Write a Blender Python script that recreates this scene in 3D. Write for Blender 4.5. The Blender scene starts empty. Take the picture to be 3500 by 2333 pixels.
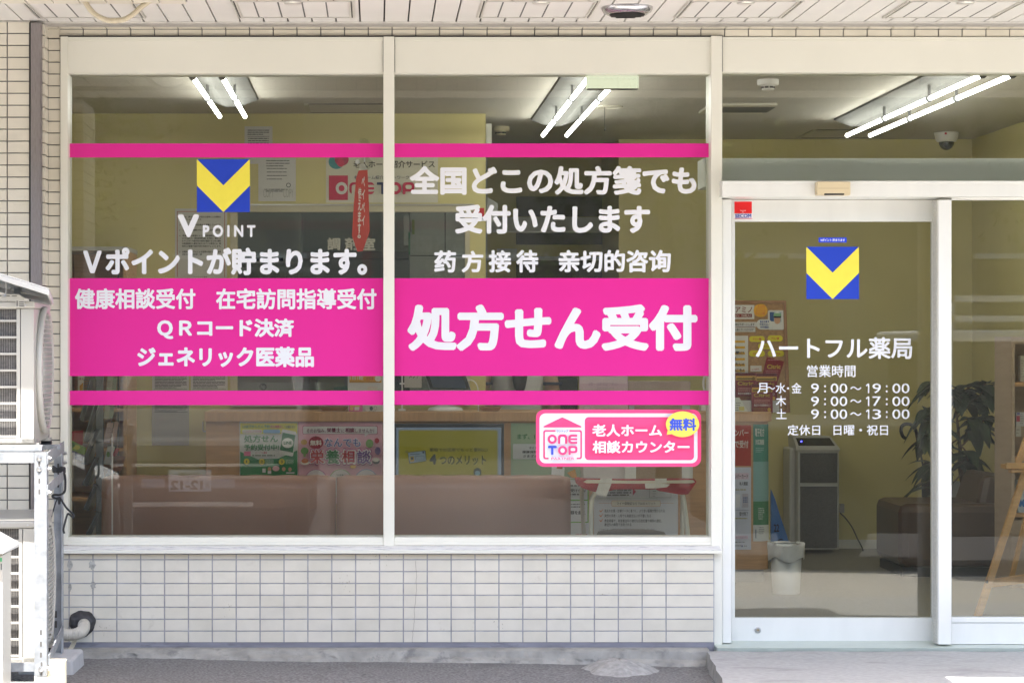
import bpy, math, random
from mathutils import Vector
random.seed(7)
R = math.radians
SC = bpy.context.scene
COL = SC.collection

# ---------------------------------------------------------------- camera, sky, sun, exposure
CAMY, CAMZ, FPX, VX, VY = -9.4, 1.30, 7661.0, 1287.0, 1180.0
cd = bpy.data.cameras.new('camera')
cam = bpy.data.objects.new('camera', cd); COL.objects.link(cam)
cam.location = (0, CAMY, CAMZ); cam.rotation_euler = (R(90), 0, 0)
cd.sensor_fit = 'HORIZONTAL'; cd.sensor_width = 36.0
cd.lens = 36.0 * FPX / 3500.0
cd.shift_x = (1750 - VX) / 3500.0
cd.shift_y = (VY - 1166.5) / 3500.0
cd.clip_start = .05; cd.clip_end = 500
SC.camera = cam
SUN_EL = 69.0
wd = bpy.data.worlds.new('World'); SC.world = wd; wd.use_nodes = True
nt = wd.node_tree; bg = nt.nodes['Background']
sky = nt.nodes.new('ShaderNodeTexSky'); sky.sky_type = 'NISHITA'; sky.sun_disc = False
sky.sun_elevation = R(SUN_EL); sky.sun_rotation = R(180)
sky.air_density = 1.0; sky.dust_density = 3.0; sky.ozone_density = 0.3
nt.links.new(sky.outputs[0], bg.inputs[0]); bg.inputs[1].default_value = .15
sl = bpy.data.lights.new('sun', 'SUN'); sl.energy = 4.3; sl.angle = R(.5); sl.color = (1, .965, .915)
sun = bpy.data.objects.new('sun', sl); COL.objects.link(sun)
sun.location = (0, -20, 30); sun.rotation_euler = (R(90 - SUN_EL), 0, 0)
vs = SC.view_settings
vs.view_transform = 'Standard'; vs.look = 'None'; vs.gamma = 1; vs.exposure = 2.26
SC.cycles.transparent_max_bounces = 24
SC.cycles.max_bounces = 10; SC.cycles.diffuse_bounces = 5
SC.cycles.sample_clamp_indirect = 6
TUBE = 5.2          # strength of the shop's lit fluorescent tubes

# ---------------------------------------------------------------- materials
_m = {}
def s2l(c):
    return tuple(((v / 255) / 12.92 if v / 255 <= .04045 else ((v / 255 + .055) / 1.055) ** 2.4) for v in c)
def mat(name, col, rough=.55, metal=0, nz=(6, .06), bump=None, spec=.5, coat=0, stretch=None, dirt=None):
    """principled, base colour varied by noise; dirt = (scale, threshold, colour, amount)"""
    if name in _m: return _m[name]
    m = bpy.data.materials.new(name); m.use_nodes = True; _m[name] = m
    t = m.node_tree; N = t.nodes; L = t.links; p = N['Principled BSDF']
    p.inputs['Roughness'].default_value = rough; p.inputs['Metallic'].default_value = metal
    p.inputs['Specular IOR Level'].default_value = spec
    if coat: p.inputs['Coat Weight'].default_value = coat; p.inputs['Coat Roughness'].default_value = .08
    tc = N.new('ShaderNodeTexCoord'); mp = N.new('ShaderNodeMapping'); L.new(tc.outputs['Object'], mp.inputs[0])
    if stretch: mp.inputs['Scale'].default_value = stretch
    n = N.new('ShaderNodeTexNoise'); n.inputs['Scale'].default_value = nz[0]; n.inputs['Detail'].default_value = 5
    L.new(mp.outputs[0], n.inputs['Vector'])
    r = N.new('ShaderNodeValToRGB'); L.new(n.outputs['Fac'], r.inputs[0])
    a = nz[1]
    r.color_ramp.elements[0].position = .3; r.color_ramp.elements[1].position = .7
    r.color_ramp.elements[0].color = (*[max(0, c * (1 - a)) for c in col], 1)
    r.color_ramp.elements[1].color = (*[min(1, c * (1 + a)) for c in col], 1)
    out = r.outputs[0]
    if dirt:
        d = N.new('ShaderNodeTexNoise'); d.inputs['Scale'].default_value = dirt[0]; d.inputs['Detail'].default_value = 8
        d.inputs['Roughness'].default_value = .65
        L.new(mp.outputs[0], d.inputs['Vector'])
        rr = N.new('ShaderNodeValToRGB'); L.new(d.outputs['Fac'], rr.inputs[0])
        rr.color_ramp.elements[0].position = dirt[1]; rr.color_ramp.elements[1].position = min(1, dirt[1] + .12)
        rr.color_ramp.elements[0].color = (0, 0, 0, 1); rr.color_ramp.elements[1].color = (dirt[3],) * 3 + (1,)
        mx = N.new('ShaderNodeMix'); mx.data_type = 'RGBA'
        L.new(rr.outputs[0], mx.inputs[0]); L.new(out, mx.inputs[6]); mx.inputs[7].default_value = (*dirt[2], 1)
        out = mx.outputs[2]
    L.new(out, p.inputs['Base Color'])
    if bump:
        b = N.new('ShaderNodeTexNoise'); b.inputs['Scale'].default_value = bump[0]; b.inputs['Detail'].default_value = 6
        L.new(mp.outputs[0], b.inputs['Vector'])
        bn = N.new('ShaderNodeBump'); bn.inputs['Strength'].default_value = bump[1]; bn.inputs['Distance'].default_value = .003
        L.new(b.outputs['Fac'], bn.inputs['Height']); L.new(bn.outputs[0], p.inputs['Normal'])
    return m
def ink(c, rough=.6):
    """printed or painted colour, given as the 0-255 colour of the thing itself"""
    return mat('print_%d_%d_%d' % tuple(c), s2l(c), rough, nz=(30, .02), spec=.35)
def emit(name, col, s):
    if name in _m: return _m[name]
    m = bpy.data.materials.new(name); m.use_nodes = True; _m[name] = m
    t = m.node_tree; e = t.nodes.new('ShaderNodeEmission'); e.inputs[0].default_value = (*col, 1); e.inputs[1].default_value = s
    t.links.new(e.outputs[0], t.nodes['Material Output'].inputs[0]); return m
def glass(name, tint=(.95, .97, .94), ior=1.5, wob=0.0, veil=0.0):
    """window glass: clear sheet, fresnel reflection on both faces"""
    if name in _m: return _m[name]
    m = bpy.data.materials.new(name); m.use_nodes = True; _m[name] = m
    t = m.node_tree; N = t.nodes; L = t.links; N.remove(N['Principled BSDF'])
    tr = N.new('ShaderNodeBsdfTransparent'); tr.inputs[0].default_value = (*tint, 1)
    g = N.new('ShaderNodeBsdfGlossy'); g.inputs['Roughness'].default_value = 0.0; g.inputs['Color'].default_value = (1, 1, 1, 1)
    f = N.new('ShaderNodeFresnel'); f.inputs['IOR'].default_value = ior
    mx = N.new('ShaderNodeMixShader'); L.new(f.outputs[0], mx.inputs[0]); L.new(tr.outputs[0], mx.inputs[1]); L.new(g.outputs[0], mx.inputs[2])
    if veil:      # pale diffuse film put in for the haze over the room
        df = N.new('ShaderNodeBsdfDiffuse'); df.inputs[0].default_value = (.62, .60, .50, 1)
        tcd = N.new('ShaderNodeTexCoord'); nd_ = N.new('ShaderNodeTexNoise'); nd_.inputs['Scale'].default_value = 1.6; nd_.inputs['Detail'].default_value = 4
        mpd = N.new('ShaderNodeMapping'); mpd.inputs['Scale'].default_value = (2.2, 1, .35); L.new(tcd.outputs['Object'], mpd.inputs[0]); L.new(mpd.outputs[0], nd_.inputs['Vector'])
        mr = N.new('ShaderNodeMapRange'); mr.inputs[1].default_value = .35; mr.inputs[2].default_value = .7; mr.inputs[3].default_value = veil * .6; mr.inputs[4].default_value = veil * 1.5
        L.new(nd_.outputs['Fac'], mr.inputs[0]); m2 = N.new('ShaderNodeMixShader'); L.new(mr.outputs[0], m2.inputs[0]); L.new(mx.outputs[0], m2.inputs[1]); L.new(df.outputs[0], m2.inputs[2]); mx = m2
    L.new(mx.outputs[0], N['Material Output'].inputs[0])
    if wob:
        tc = N.new('ShaderNodeTexCoord'); n = N.new('ShaderNodeTexNoise'); n.inputs['Scale'].default_value = 1.3; n.inputs['Detail'].default_value = 1
        L.new(tc.outputs['Object'], n.inputs['Vector'])
        b = N.new('ShaderNodeBump'); b.inputs['Strength'].default_value = wob; b.inputs['Distance'].default_value = .01
        L.new(n.outputs['Fac'], b.inputs['Height']); L.new(b.outputs[0], g.inputs['Normal'])
    return m

# ---------------------------------------------------------------- geometry helpers
def W(px, py, Y):
    """a point of the photograph (3500 px wide) at depth Y -> world x, z"""
    s = (Y - CAMY) / FPX
    return (px - VX) * s, CAMZ - (py - VY) * s
ORG = {}
class MB:
    def __init__(s): s.v = []; s.f = []; s.fm = []; s.mats = []
    def mi(s, m):
        if m not in s.mats: s.mats.append(m)
        return s.mats.index(m)
    def add(s, vs, fs, m):
        o = len(s.v); k = s.mi(m); s.v += [tuple(p) for p in vs]
        for f in fs: s.f.append([i + o for i in f]); s.fm.append(k)
    def poly(s, pts, m): s.add(pts, [list(range(len(pts)))], m)
    def hexa(s, p, m):  # 8 corners, bottom ring 0-3, top ring 4-7 (counter-clockwise seen from above)
        s.add(p, [(3, 2, 1, 0), (4, 5, 6, 7), (0, 1, 5, 4), (1, 2, 6, 5), (2, 3, 7, 6), (3, 0, 4, 7)], m)
    def box(s, x0, y0, z0, x1, y1, z1, m):
        s.hexa([(x0, y0, z0), (x1, y0, z0), (x1, y1, z0), (x0, y1, z0), (x0, y0, z1), (x1, y0, z1), (x1, y1, z1), (x0, y1, z1)], m)
    def pbox(s, a, b, c, d, Y0, Y1, m):
        """box whose front face (at depth Y0) covers the photo rectangle a,b .. c,d"""
        x0, z1 = W(a, b, Y0); x1, z0 = W(c, d, Y0); s.box(x0, Y0, z0, x1, Y1, z1, m)
    def rect(s, a, b, c, d, Y, m, rad=0):
        if rad <= 0: pts = [(a, d), (c, d), (c, b), (a, b)]
        else:
            pts = []
            for cx, cy, a0 in ((c - rad, d - rad, 0), (a + rad, d - rad, 90), (a + rad, b + rad, 180), (c - rad, b + rad, 270)):
                for k in range(7):
                    t = R(a0 + 15 * k); pts.append((cx + rad * math.cos(t), cy + rad * math.sin(t)))
        s.pp(pts, Y, m)
    def pp(s, pts, Y, m):
        """flat polygon given in photo pixels at depth Y, facing the street"""
        q = [(W(x, y, Y)[0], Y, W(x, y, Y)[1]) for x, y in pts]
        ar = sum(q[i][0] * q[(i + 1) % len(q)][2] - q[(i + 1) % len(q)][0] * q[i][2] for i in range(len(q)))
        s.poly(q if ar > 0 else q[::-1], m)
    def ell(s, cx, cy, rx, ry, Y, m, n=32):
        s.pp([(cx + rx * math.cos(2 * math.pi * k / n), cy + ry * math.sin(2 * math.pi * k / n)) for k in range(n)], Y, m)
    def prism(s, pts, y0, y1, m):
        """polygon of (x, z) points extruded along y"""
        ar = sum(pts[i][0] * pts[(i + 1) % len(pts)][1] - pts[(i + 1) % len(pts)][0] * pts[i][1] for i in range(len(pts)))
        if ar < 0: pts = pts[::-1]
        n = len(pts); v = [(x, y0, z) for x, z in pts] + [(x, y1, z) for x, z in pts]
        s.add(v, [list(range(n)), list(range(2 * n - 1, n - 1, -1))] + [((i + 1) % n, i, i + n, (i + 1) % n + n) for i in range(n)], m)
    def ext(s, pts, axis, a0, a1, m):
        """polygon of 2-D points extruded along axis 0 (points y,z) or 2 (points x,y)"""
        n = len(pts); mk = (lambda p, t: (t, p[0], p[1])) if axis == 0 else (lambda p, t: (p[0], p[1], t))
        v = [mk(p, a0) for p in pts] + [mk(p, a1) for p in pts]
        s.add(v, [list(range(n - 1, -1, -1)), list(range(n, 2 * n))] + [(i, (i + 1) % n, (i + 1) % n + n, i + n) for i in range(n)], m)
    def tube(s, pts, r, m, n=8, closed=False, cap=True):
        P = [Vector(p) for p in pts]; k = len(P); rr = r if isinstance(r, (list, tuple)) else [r] * k
        rings = []; up = None
        for i, p in enumerate(P):
            d = (P[(i + 1) % k] - P[i - 1]) if closed else (P[min(i + 1, k - 1)] - P[max(i - 1, 0)])
            d.normalize()
            if up is None: up = Vector((0, 0, 1)) if abs(d.z) < .9 else Vector((1, 0, 0))
            a = d.cross(up)
            if a.length < 1e-5: a = d.cross(Vector((0, 1, 0)))
            a.normalize(); b = a.cross(d).normalized(); up = b
            rings.append([p + (a * math.cos(2 * math.pi * j / n) + b * math.sin(2 * math.pi * j / n)) * rr[i] for j in range(n)])
        v = [q for g in rings for q in g]; f = []
        for i in range(k if closed else k - 1):
            i2 = (i + 1) % k
            for j in range(n): f.append((i * n + j, i * n + (j + 1) % n, i2 * n + (j + 1) % n, i2 * n + j))
        if not closed and cap: f.append(list(range(n - 1, -1, -1))); f.append(list(range((k - 1) * n, k * n)))
        s.add(v, f, m)
    def lathe(s, prof, c, m, n=24, axis=2, cap=True):
        v = []; f = []
        for r, h in prof:
            for j in range(n):
                a, b = r * math.cos(2 * math.pi * j / n), r * math.sin(2 * math.pi * j / n)
                v.append((c[0] + a, c[1] + b, c[2] + h) if axis == 2 else ((c[0] + a, c[1] + h, c[2] + b) if axis == 1 else (c[0] + h, c[1] + a, c[2] + b)))
        for i in range(len(prof) - 1):
            for j in range(n): f.append((i * n + j, i * n + (j + 1) % n, (i + 1) * n + (j + 1) % n, (i + 1) * n + j))
        if cap: f.append(list(range(n - 1, -1, -1))); f.append(list(range((len(prof) - 1) * n, len(prof) * n)))
        s.add(v, f, m)
    def text(s, st, box, Y, m, bold=0.0, flip=False):
        a, b, c, d = box; vs, fs = glyphs(st, bold)
        x0, z1 = W(a, b, Y); x1, z0 = W(c, d, Y)
        if flip: x0, x1 = x1, x0
        s.add([(x0 + u * (x1 - x0), Y - w * .0002, z0 + v * (z1 - z0)) for u, v, w in vs], fs, m)
    def build(s, name, parent=None, bevel=0, smooth=False, origin=None, local=False):
        o = Vector(ORG[parent.name]) if parent else Vector(origin if origin else (0, 0, 0))
        me = bpy.data.meshes.new(name)
        vv = s.v if local else [(x - o.x, y - o.y, z - o.z) for x, y, z in s.v]
        me.from_pydata(vv, [], s.f)
        for m in s.mats: me.materials.append(m)
        me.polygons.foreach_set('material_index', s.fm)
        if smooth: me.polygons.foreach_set('use_smooth', [True] * len(s.f))
        me.update()
        ob = bpy.data.objects.new(name, me); COL.objects.link(ob)
        if parent: ob.parent = parent; ORG[ob.name] = tuple(o)
        else: ob.location = o; ORG[ob.name] = tuple(o)
        if smooth == 'auto':
            pass
        if bevel:
            b = ob.modifiers.new('bevel', 'BEVEL'); b.width = bevel; b.segments = 2; b.limit_method = 'ANGLE'; b.angle_limit = R(40)
        return ob
_g = {}
def glyphs(st, bold):
    """flat letter shapes scaled into a unit box; bold thickens the strokes (in em)"""
    if (st, bold) in _g: return _g[(st, bold)]
    c = bpy.data.curves.new('letters', 'FONT'); c.body = st; c.size = 1; c.resolution_u = 3
    ob = bpy.data.objects.new('letters', c); COL.objects.link(ob)
    dg = bpy.context.evaluated_depsgraph_get()
    me = bpy.data.meshes.new_from_object(ob.evaluated_get(dg))
    bv = [(v.co.x, v.co.y) for v in me.vertices]; bf = [list(p.vertices) for p in me.polygons]
    bpy.data.objects.remove(ob); bpy.data.meshes.remove(me); bpy.data.curves.remove(c)
    vs, fs = [], []
    offs = [(0, 0)] if not bold else [(bold * math.cos(2 * math.pi * k / 10), bold * math.sin(2 * math.pi * k / 10)) for k in range(10)] + [(0, 0)]
    for k, (dx, dy) in enumerate(offs):
        o = len(vs); vs += [(x + dx, y + dy, k * .1) for x, y in bv]; fs += [[i + o for i in f] for f in bf]
    x0 = min(v[0] for v in vs); x1 = max(v[0] for v in vs); y0 = min(v[1] for v in vs); y1 = max(v[1] for v in vs)
    w = max(x1 - x0, 1e-6); h = max(y1 - y0, 1e-6)
    vs = [((x - x0) / w, (y - y0) / h, q) for x, y, q in vs]
    _g[(st, bold)] = (vs, fs); return vs, fs
def tag(o, label=None, cat=None, group=None, kind=None):
    if label: o['label'] = label
    if cat: o['category'] = cat
    if group: o['group'] = group
    if kind: o['kind'] = kind
    return o
def thing(name, label, cat, loc, rz=0, group=None):
    o = bpy.data.objects.new(name, None); COL.objects.link(o); o.location = loc; o.rotation_euler = (0, 0, rz)
    o.empty_display_size = .1; ORG[o.name] = tuple(loc)
    return tag(o, label, cat, group)
def copy_tree(o, parent=None):
    c = o.copy(); COL.objects.link(c); ORG[c.name] = ORG.get(o.name, (0, 0, 0))
    if parent: c.parent = parent
    for ch in [k for k in COL.objects if k.parent == o]: copy_tree(ch, c)
    return c
def decor(items, Y, step=.0008):
    """printed shapes and lettering, layered towards the street from depth Y; returns (shapes, letters)"""
    S, T = MB(), MB(); k = 1
    for it in items:
        y = Y - step * k; k += 1; m = ink(it[1])
        if it[0] == 'r': S.rect(*it[2:6], y, m, it[6] if len(it) > 6 else 0)
        elif it[0] == 'e': S.ell(*it[2:6], y, m)
        elif it[0] == 'p': S.pp(it[2], y, m)
        elif it[0] == 'l':
            x0, y0, x1, n, pitch, h = it[2:8]
            for q in range(n):
                x = x0
                end = x1 - (random.random() * .35 * (x1 - x0) if q % 4 == 3 or q == n - 1 else 0)
                while x < end - 2:
                    w = min(end - x, (x1 - x0) * (.06 + .2 * random.random())); S.rect(x, y0 + q * pitch, x + w, y0 + q * pitch + h, y, m); x += w + max(1.2, h * .5)
        elif it[0] == 't': T.text(it[2], it[3:7], y, m, it[7] if len(it) > 7 else 0)
    return S, T
def sheet(name, label, cat, box, Y, col, items=(), group=None, thick=.0015, rad=0, parent=None, m=None, poly=None):
    b = MB(); m = m or ink(col)
    x, z = W((box[0] + box[2]) / 2, box[3], Y)
    if poly: b.prism([W(px, py, Y) for px, py in poly], Y, Y + thick, m)
    elif rad:
        q = MB(); q.rect(*box, Y, m, rad); b.prism([(p[0], p[2]) for p in q.v], Y, Y + thick, m)
    else: b.pbox(*box, Y, Y + thick, m)
    o = b.build(name, parent, origin=(x, Y, z))
    if not parent: tag(o, label, cat, group)
    if items:
        S, T = decor(items, Y)
        if S.v: S.build('printed_pattern', o)
        if T.v: T.build('lettering', o)
    return o
# ---------------------------------------------------------------- shared materials
TILE = mat('cream_tile', (.665, .625, .535), .38, nz=(9, .05), bump=(140, .12), spec=.45, dirt=(7, .66, (.36, .31, .25), .35))
TILE2 = mat('cream_tile_pale', (.68, .64, .55), .38, nz=(9, .05), bump=(140, .12), spec=.45, dirt=(8, .66, (.36, .31, .25), .35))
TILE3 = mat('cream_tile_warm', (.65, .61, .515), .4, nz=(9, .05), bump=(140, .12), spec=.45, dirt=(8, .64, (.36, .31, .25), .4))
GROUT = mat('grey_grout', (.24, .235, .23), .85, nz=(25, .2))
PAINT = mat('cream_painted_metal', (.735, .722, .64), .36, nz=(2.5, .03), spec=.5, dirt=(5, .70, (.48, .45, .40), .3))
PAINTD = mat('grimy_painted_metal', (.76, .74, .71), .45, nz=(20, .06), dirt=(14, .52, (.34, .33, .37), .7), stretch=(1, 6, 6))
DOORP = mat('door_white_metal', (.74, .74, .705), .33, nz=(3, .03), dirt=(3, .70, (.5, .52, .52), .4), stretch=(4, 1, 1))
CAULK = mat('dark_caulk', (.035, .033, .03), .8)
ALU = mat('brushed_aluminium', (.55, .53, .50), .33, .85, nz=(40, .1), stretch=(1, 20, 20), dirt=(9, .6, (.28, .25, .22), .6))
STEEL = mat('stainless_steel', (.36, .33, .33), .36, .8, nz=(30, .12), stretch=(12, 12, 1), dirt=(6, .6, (.20, .17, .16), .6))
SOFF = mat('white_soffit_board', (.70, .68, .65), .42, nz=(3, .04), spec=.45, dirt=(6, .62, (.50, .47, .44), .18))
DARK = mat('dark_gap', (.03, .03, .03), .9)
GALV = mat('galvanised_steel', (.27, .285, .30), .55, .3, nz=(28, .22), bump=(60, .1))
CONC = mat('rough_concrete', (.30, .29, .265), .9, nz=(14, .2), bump=(70, .8), dirt=(11, .55, (.16, .155, .15), .8))
CONCS = mat('smooth_concrete', (.36, .355, .345), .85, nz=(70, .16), bump=(180, .45), dirt=(4, .54, (.24, .235, .23), .7), stretch=(.6, 1.6, 1))
ASPH = mat('worn_asphalt', (.170, .166, .163), .92, nz=(95, .5), bump=(320, .9), dirt=(3, .56, (.115, .108, .104), .7))
BOUNCE = mat('bounce_concrete', (.40, .372, .325), .9, nz=(8, .12), bump=(120, .4), dirt=(3, .58, (.30, .26, .21), .6))
ACW = mat('ivory_plastic_metal', (.43, .415, .375), .33, nz=(2, .02), spec=.5)
BLACK = mat('black_rubber', (.02, .02, .022), .6)
SCREW = mat('zinc_screw', (.5, .5, .5), .3, .9)
GL = glass('window_glass', (.96, .975, .945), wob=.02, veil=.018)
PINK = mat('pink_vinyl', s2l((220, 47, 148)), .22, nz=(2, .015), spec=.3)
VINYL = mat('white_vinyl', (.765, .775, .82), .3, nz=(2, .01), spec=.3)
# inward-facing tones are the same sheets of vinyl

# ---------------------------------------------------------------- ground
def gz(x, y):
    z = -.019 - .0125 * max(-4, min(4, x))
    return z - (.030 * max(0, min(6.5, -1.2 - y)))
g = MB()
xs = [-60, -20, -8, -4] + [-4 + .2 * i for i in range(1, 41)] + [8, 20, 60]
ys = [-60, -25, -12, -8] + [-8 + .4 * i for i in range(1, 17)] + [-1.4 + .1 * i for i in range(0, 16)] + [.4]
ys = sorted(set(round(y, 3) for y in ys))
nx = len(xs)
g.add([(x, y, gz(x, y) + (.003 * math.sin(x * 5 + y * 9) if abs(x) < 4 and y > -2 else 0)) for y in ys for x in xs],
      [(j * nx + i, j * nx + i + 1, (j + 1) * nx + i + 1, (j + 1) * nx + i) for j in range(len(ys) - 1) for i in range(nx - 1)], ASPH)
g.fm = [g.mi(mat('darkened_asphalt', (.035, .034, .033), .95, nz=(30, .2))) if g.v[f[0]][1] < -4.5 else 0 for f in g.f]  # far ground darkened so that its reflection in the panes stays dim
tag(g.build('asphalt_ground'), 'grey worn asphalt forecourt in front of the pharmacy', 'ground', kind='structure')
fcx = [-11.2 + .4 * i for i in range(57)]; fcy = [-4.7 + .08 * j for j in range(36)]
fc = MB(); fc.add([(x, y, gz(x, y) + .005) for y in fcy for x in fcx], [(j * 57 + i, j * 57 + i + 1, (j + 1) * 57 + i + 1, (j + 1) * 57 + i) for j in range(35) for i in range(56)], BOUNCE)  # unseen pale paving, added for warm bounce light on the facade
tag(fc.build('bounce_pavement'), 'pale sunlit concrete paving added to bounce light onto the shop front', 'pavement', kind='structure')
# entrance step, its near-left corner a little skewed
st = MB()
nxs, nys = 22, 14
top = []
for j in range(nys + 1):
    y = -.05 - 1.5 * j / nys
    xl = 1.379 - .075 * (.05 - y - .1) + .004 * math.sin(j * 2.1)
    top.append([(xl + (4.6 - xl) * (i / nxs) ** 1.3, y, .025 + .0025 * math.sin(i * 1.7 + j) * (0 if i == 0 else 1)) for i in range(nxs + 1)])
vs_ = [p for r_ in top for p in r_]; w_ = nxs + 1
st.add(vs_, [(j * w_ + i, (j + 1) * w_ + i, (j + 1) * w_ + i + 1, j * w_ + i + 1) for j in range(nys) for i in range(nxs)], CONCS)
st.add([p for r_ in top for p in (r_[0], (r_[0][0] - .012, r_[0][1], -.12))], [(2 * j, 2 * j + 1, 2 * j + 3, 2 * j + 2) for j in range(nys)], CONC)
st.add([p for p in top[-1]] + [(p[0], p[1], -.14) for p in top[-1]], [(i, i + w_, i + w_ + 1, i + 1) for i in range(nxs)], CONC)
tag(st.build('concrete_step'), 'low grey concrete step slab in front of the sliding door', 'step', kind='structure')
# concrete footing along the wall
kb = MB(); n_ = 150; prof = []
for i in range(n_ + 1):
    x = -1.45 + (1.395 + 1.45) * i / n_
    gzv = gz(x, -.06)
    j1 = .005 * math.sin(x * 13) + .004 * math.sin(x * 41 + 1) + random.uniform(-.003, .003)
    j2 = .012 * math.sin(x * 7 + 2) + .006 * math.sin(x * 29) + random.uniform(-.006, .006)
    prof.append([(x, .075, .027), (x, .005 + j1 * .5, .026 + j1 * .15), (x, -.012 + j1, .020 + j1 * .3), (x, -.022 + j1, gzv + .022), (x, -.045 + j2, gzv + .010), (x, -.062 + j2, gzv - .012)])
w_ = 6
kb.add([p for r_ in prof for p in r_], [(i * w_ + k, (i + 1) * w_ + k, (i + 1) * w_ + k + 1, i * w_ + k + 1) for i in range(n_) for k in range(w_ - 1)], CONC)
tag(kb.build('concrete_kerb'), 'rough weathered concrete footing between the tiled low wall and the asphalt', 'kerb', kind='structure')
md = MB(); cx, cy = W(2112, 2290, -.2)[0], -.22; nr, na = 8, 40; pts = []
for i in range(nr + 1):
    t = i / nr
    for k in range(na):
        a = 2 * math.pi * k / na
        rr = t * (1 + .10 * math.sin(3 * a + 1) + .06 * math.sin(7 * a))
        x = cx + .165 * rr * math.cos(a); y = cy + .20 * rr * math.sin(a)
        pts.append((x, y, gz(x, y) - .008 + .058 * (1 - t * t) ** 1.2 + .002 * math.sin(k * 3 + i * 5)))
md.add(pts, [(i * na + k, (i + 1) * na + k, (i + 1) * na + (k + 1) % na, i * na + (k + 1) % na) for i in range(nr) for k in range(na)], mat('pale_mortar', (.31, .305, .29), .9, nz=(40, .2), bump=(90, .9)))
tag(md.build('mortar_mound', smooth=True), 'pale rough mortar mound on the asphalt against the footing', 'mortar mound')

# ---------------------------------------------------------------- the pharmacy building
bld = thing('pharmacy_building', 'cream tiled street-level pharmacy with pink window bands and a glass sliding door', 'building', (0, 0, 0))
TILES = [TILE, TILE, TILE2, TILE3]
def tiles(b, xs, zs, y, jx=.0027, jz=.0025, d=.007, face=0):
    """tile pieces between grid lines xs, zs standing d proud of y; face 0 = to the street, 1 = towards +x (xs are then y values), 2 = underside"""
    for i in range(len(xs) - 1):
        for k in range(len(zs) - 1):
            m = random.choice(TILES); a, b_ = xs[i] + jx, xs[i + 1] - jx; c, d_ = zs[k] + jz, zs[k + 1] - jz
            e = random.uniform(-.0006, .0006)
            if face == 0: b.box(a, y - d + e, c, b_, y + .001, d_, m)
            elif face == 1: b.box(y - .001, a, c, y + d + e, b_, d_, m)
            else: b.box(a, c, y - d + e, b_, d_, y + .001, m)
# flank wall at the outer edge
zj = [CAMZ - (py - VY) * 9.4 / FPX for py in [116 + 40.8 * k for k in range(-1, 54)]][::-1]
xj = [W(px, 0, 0)[0] for px in [25.6 - 81.8 * k for k in range(16, -1, -1)] + [102]]
lw = MB(); lw.box(xj[0], .0, -.06, W(103, 0, 0)[0], .16, 2.66, GROUT); tiles(lw, xj, zj, 0)
lw.pbox(100.5, 76, 104.5, 2260, -.006, 0, CAULK)
lw.build('tiled_wall', bld)
ew = MB(); xe_ = W(4245, 0, .1)[0] + .002; ew.box(xe_, .0, -.06, xe_ + 1.6, .2, 2.66, GROUT); tiles(ew, [xe_ + .1 * k for k in range(17)], zj, 0)
ew.build('tiled_wall', bld)
# recessed return beside the window: side face and narrow front face
rt = MB(); x143 = W(143, 0, 0)[0]; x160 = W(160, 0, .10)[0]; x205 = W(206, 0, .10)[0]
zr = [CAMZ - (py - VY) * 9.5 / FPX for py in [92.5 + 40.3 * k for k in range(0, 54)]][::-1]
rt.box(x143 - .04, .0, -.05, x143, .16, 2.64, GROUT); rt.box(x143, .107, -.05, x205, .16, 2.64, GROUT)
tiles(rt, [.002, .0995], zr, x143, face=1, d=.012, jx=.001)
tiles(rt, [x143 + .012, x205 - .001], zr, .107, jx=.001)
rt.build('tiled_wall', bld)
# lintel above the window: underside edge and face
lt = MB(); xl = [W(203.2 + 81.2 * k, 0, .1)[0] for k in range(-1, 52)]
zt0 = W(0, 124, .1)[1]; zt1 = W(0, 100, .1)[1]
lt.box(xl[0], .107, zt0 - .02, xl[-1], .2, 2.70, GROUT); lt.box(xl[0], .046, zt1 + .007, xl[-1], .107, 2.70, GROUT)
tiles(lt, xl, [zt0 - .004, zt1], .107); tiles(lt, xl, [.046, .099], zt1 + .007, face=2, jz=.001)
lt.pbox(203, 122, 2470, 125.5, .088, .2, CAULK)
lt.build('tiled_lintel', bld)
# low wall under the window
lo = MB(); YL = .065
xs_ = [W(889.2 + 81.6 * k, 0, YL)[0] for k in range(-9, 18)]; xs_.append(W(2440, 0, YL)[0])
zs_ = [W(0, 1733 + v * .3826, YL)[1] for v in (415, 465, 571, 677, 782, 889, 996, 1102, 1206)][::-1]
lo.box(W(150, 0, YL)[0], YL, .02, W(2441, 0, YL)[0], .22, zs_[-1], mat('lilac_grey_grout', (.37, .37, .405), .85, nz=(25, .15)))
tiles(lo, xs_, zs_, YL, d=.0035, jx=.0026, jz=.0024)
lo.build('tiled_low_wall', bld)
sk = MB(); sk.box(W(140, 0, YL)[0], YL - .004, .0, W(2441, 0, YL)[0], YL, zs_[0] + .001, mat('mortar_skirt', (.22, .22, .255), .85, nz=(8, .15), dirt=(9, .55, (.14, .14, .16), .7), stretch=(1, 1, 5)))
sk.build('mortar_skirting', bld)
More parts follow.
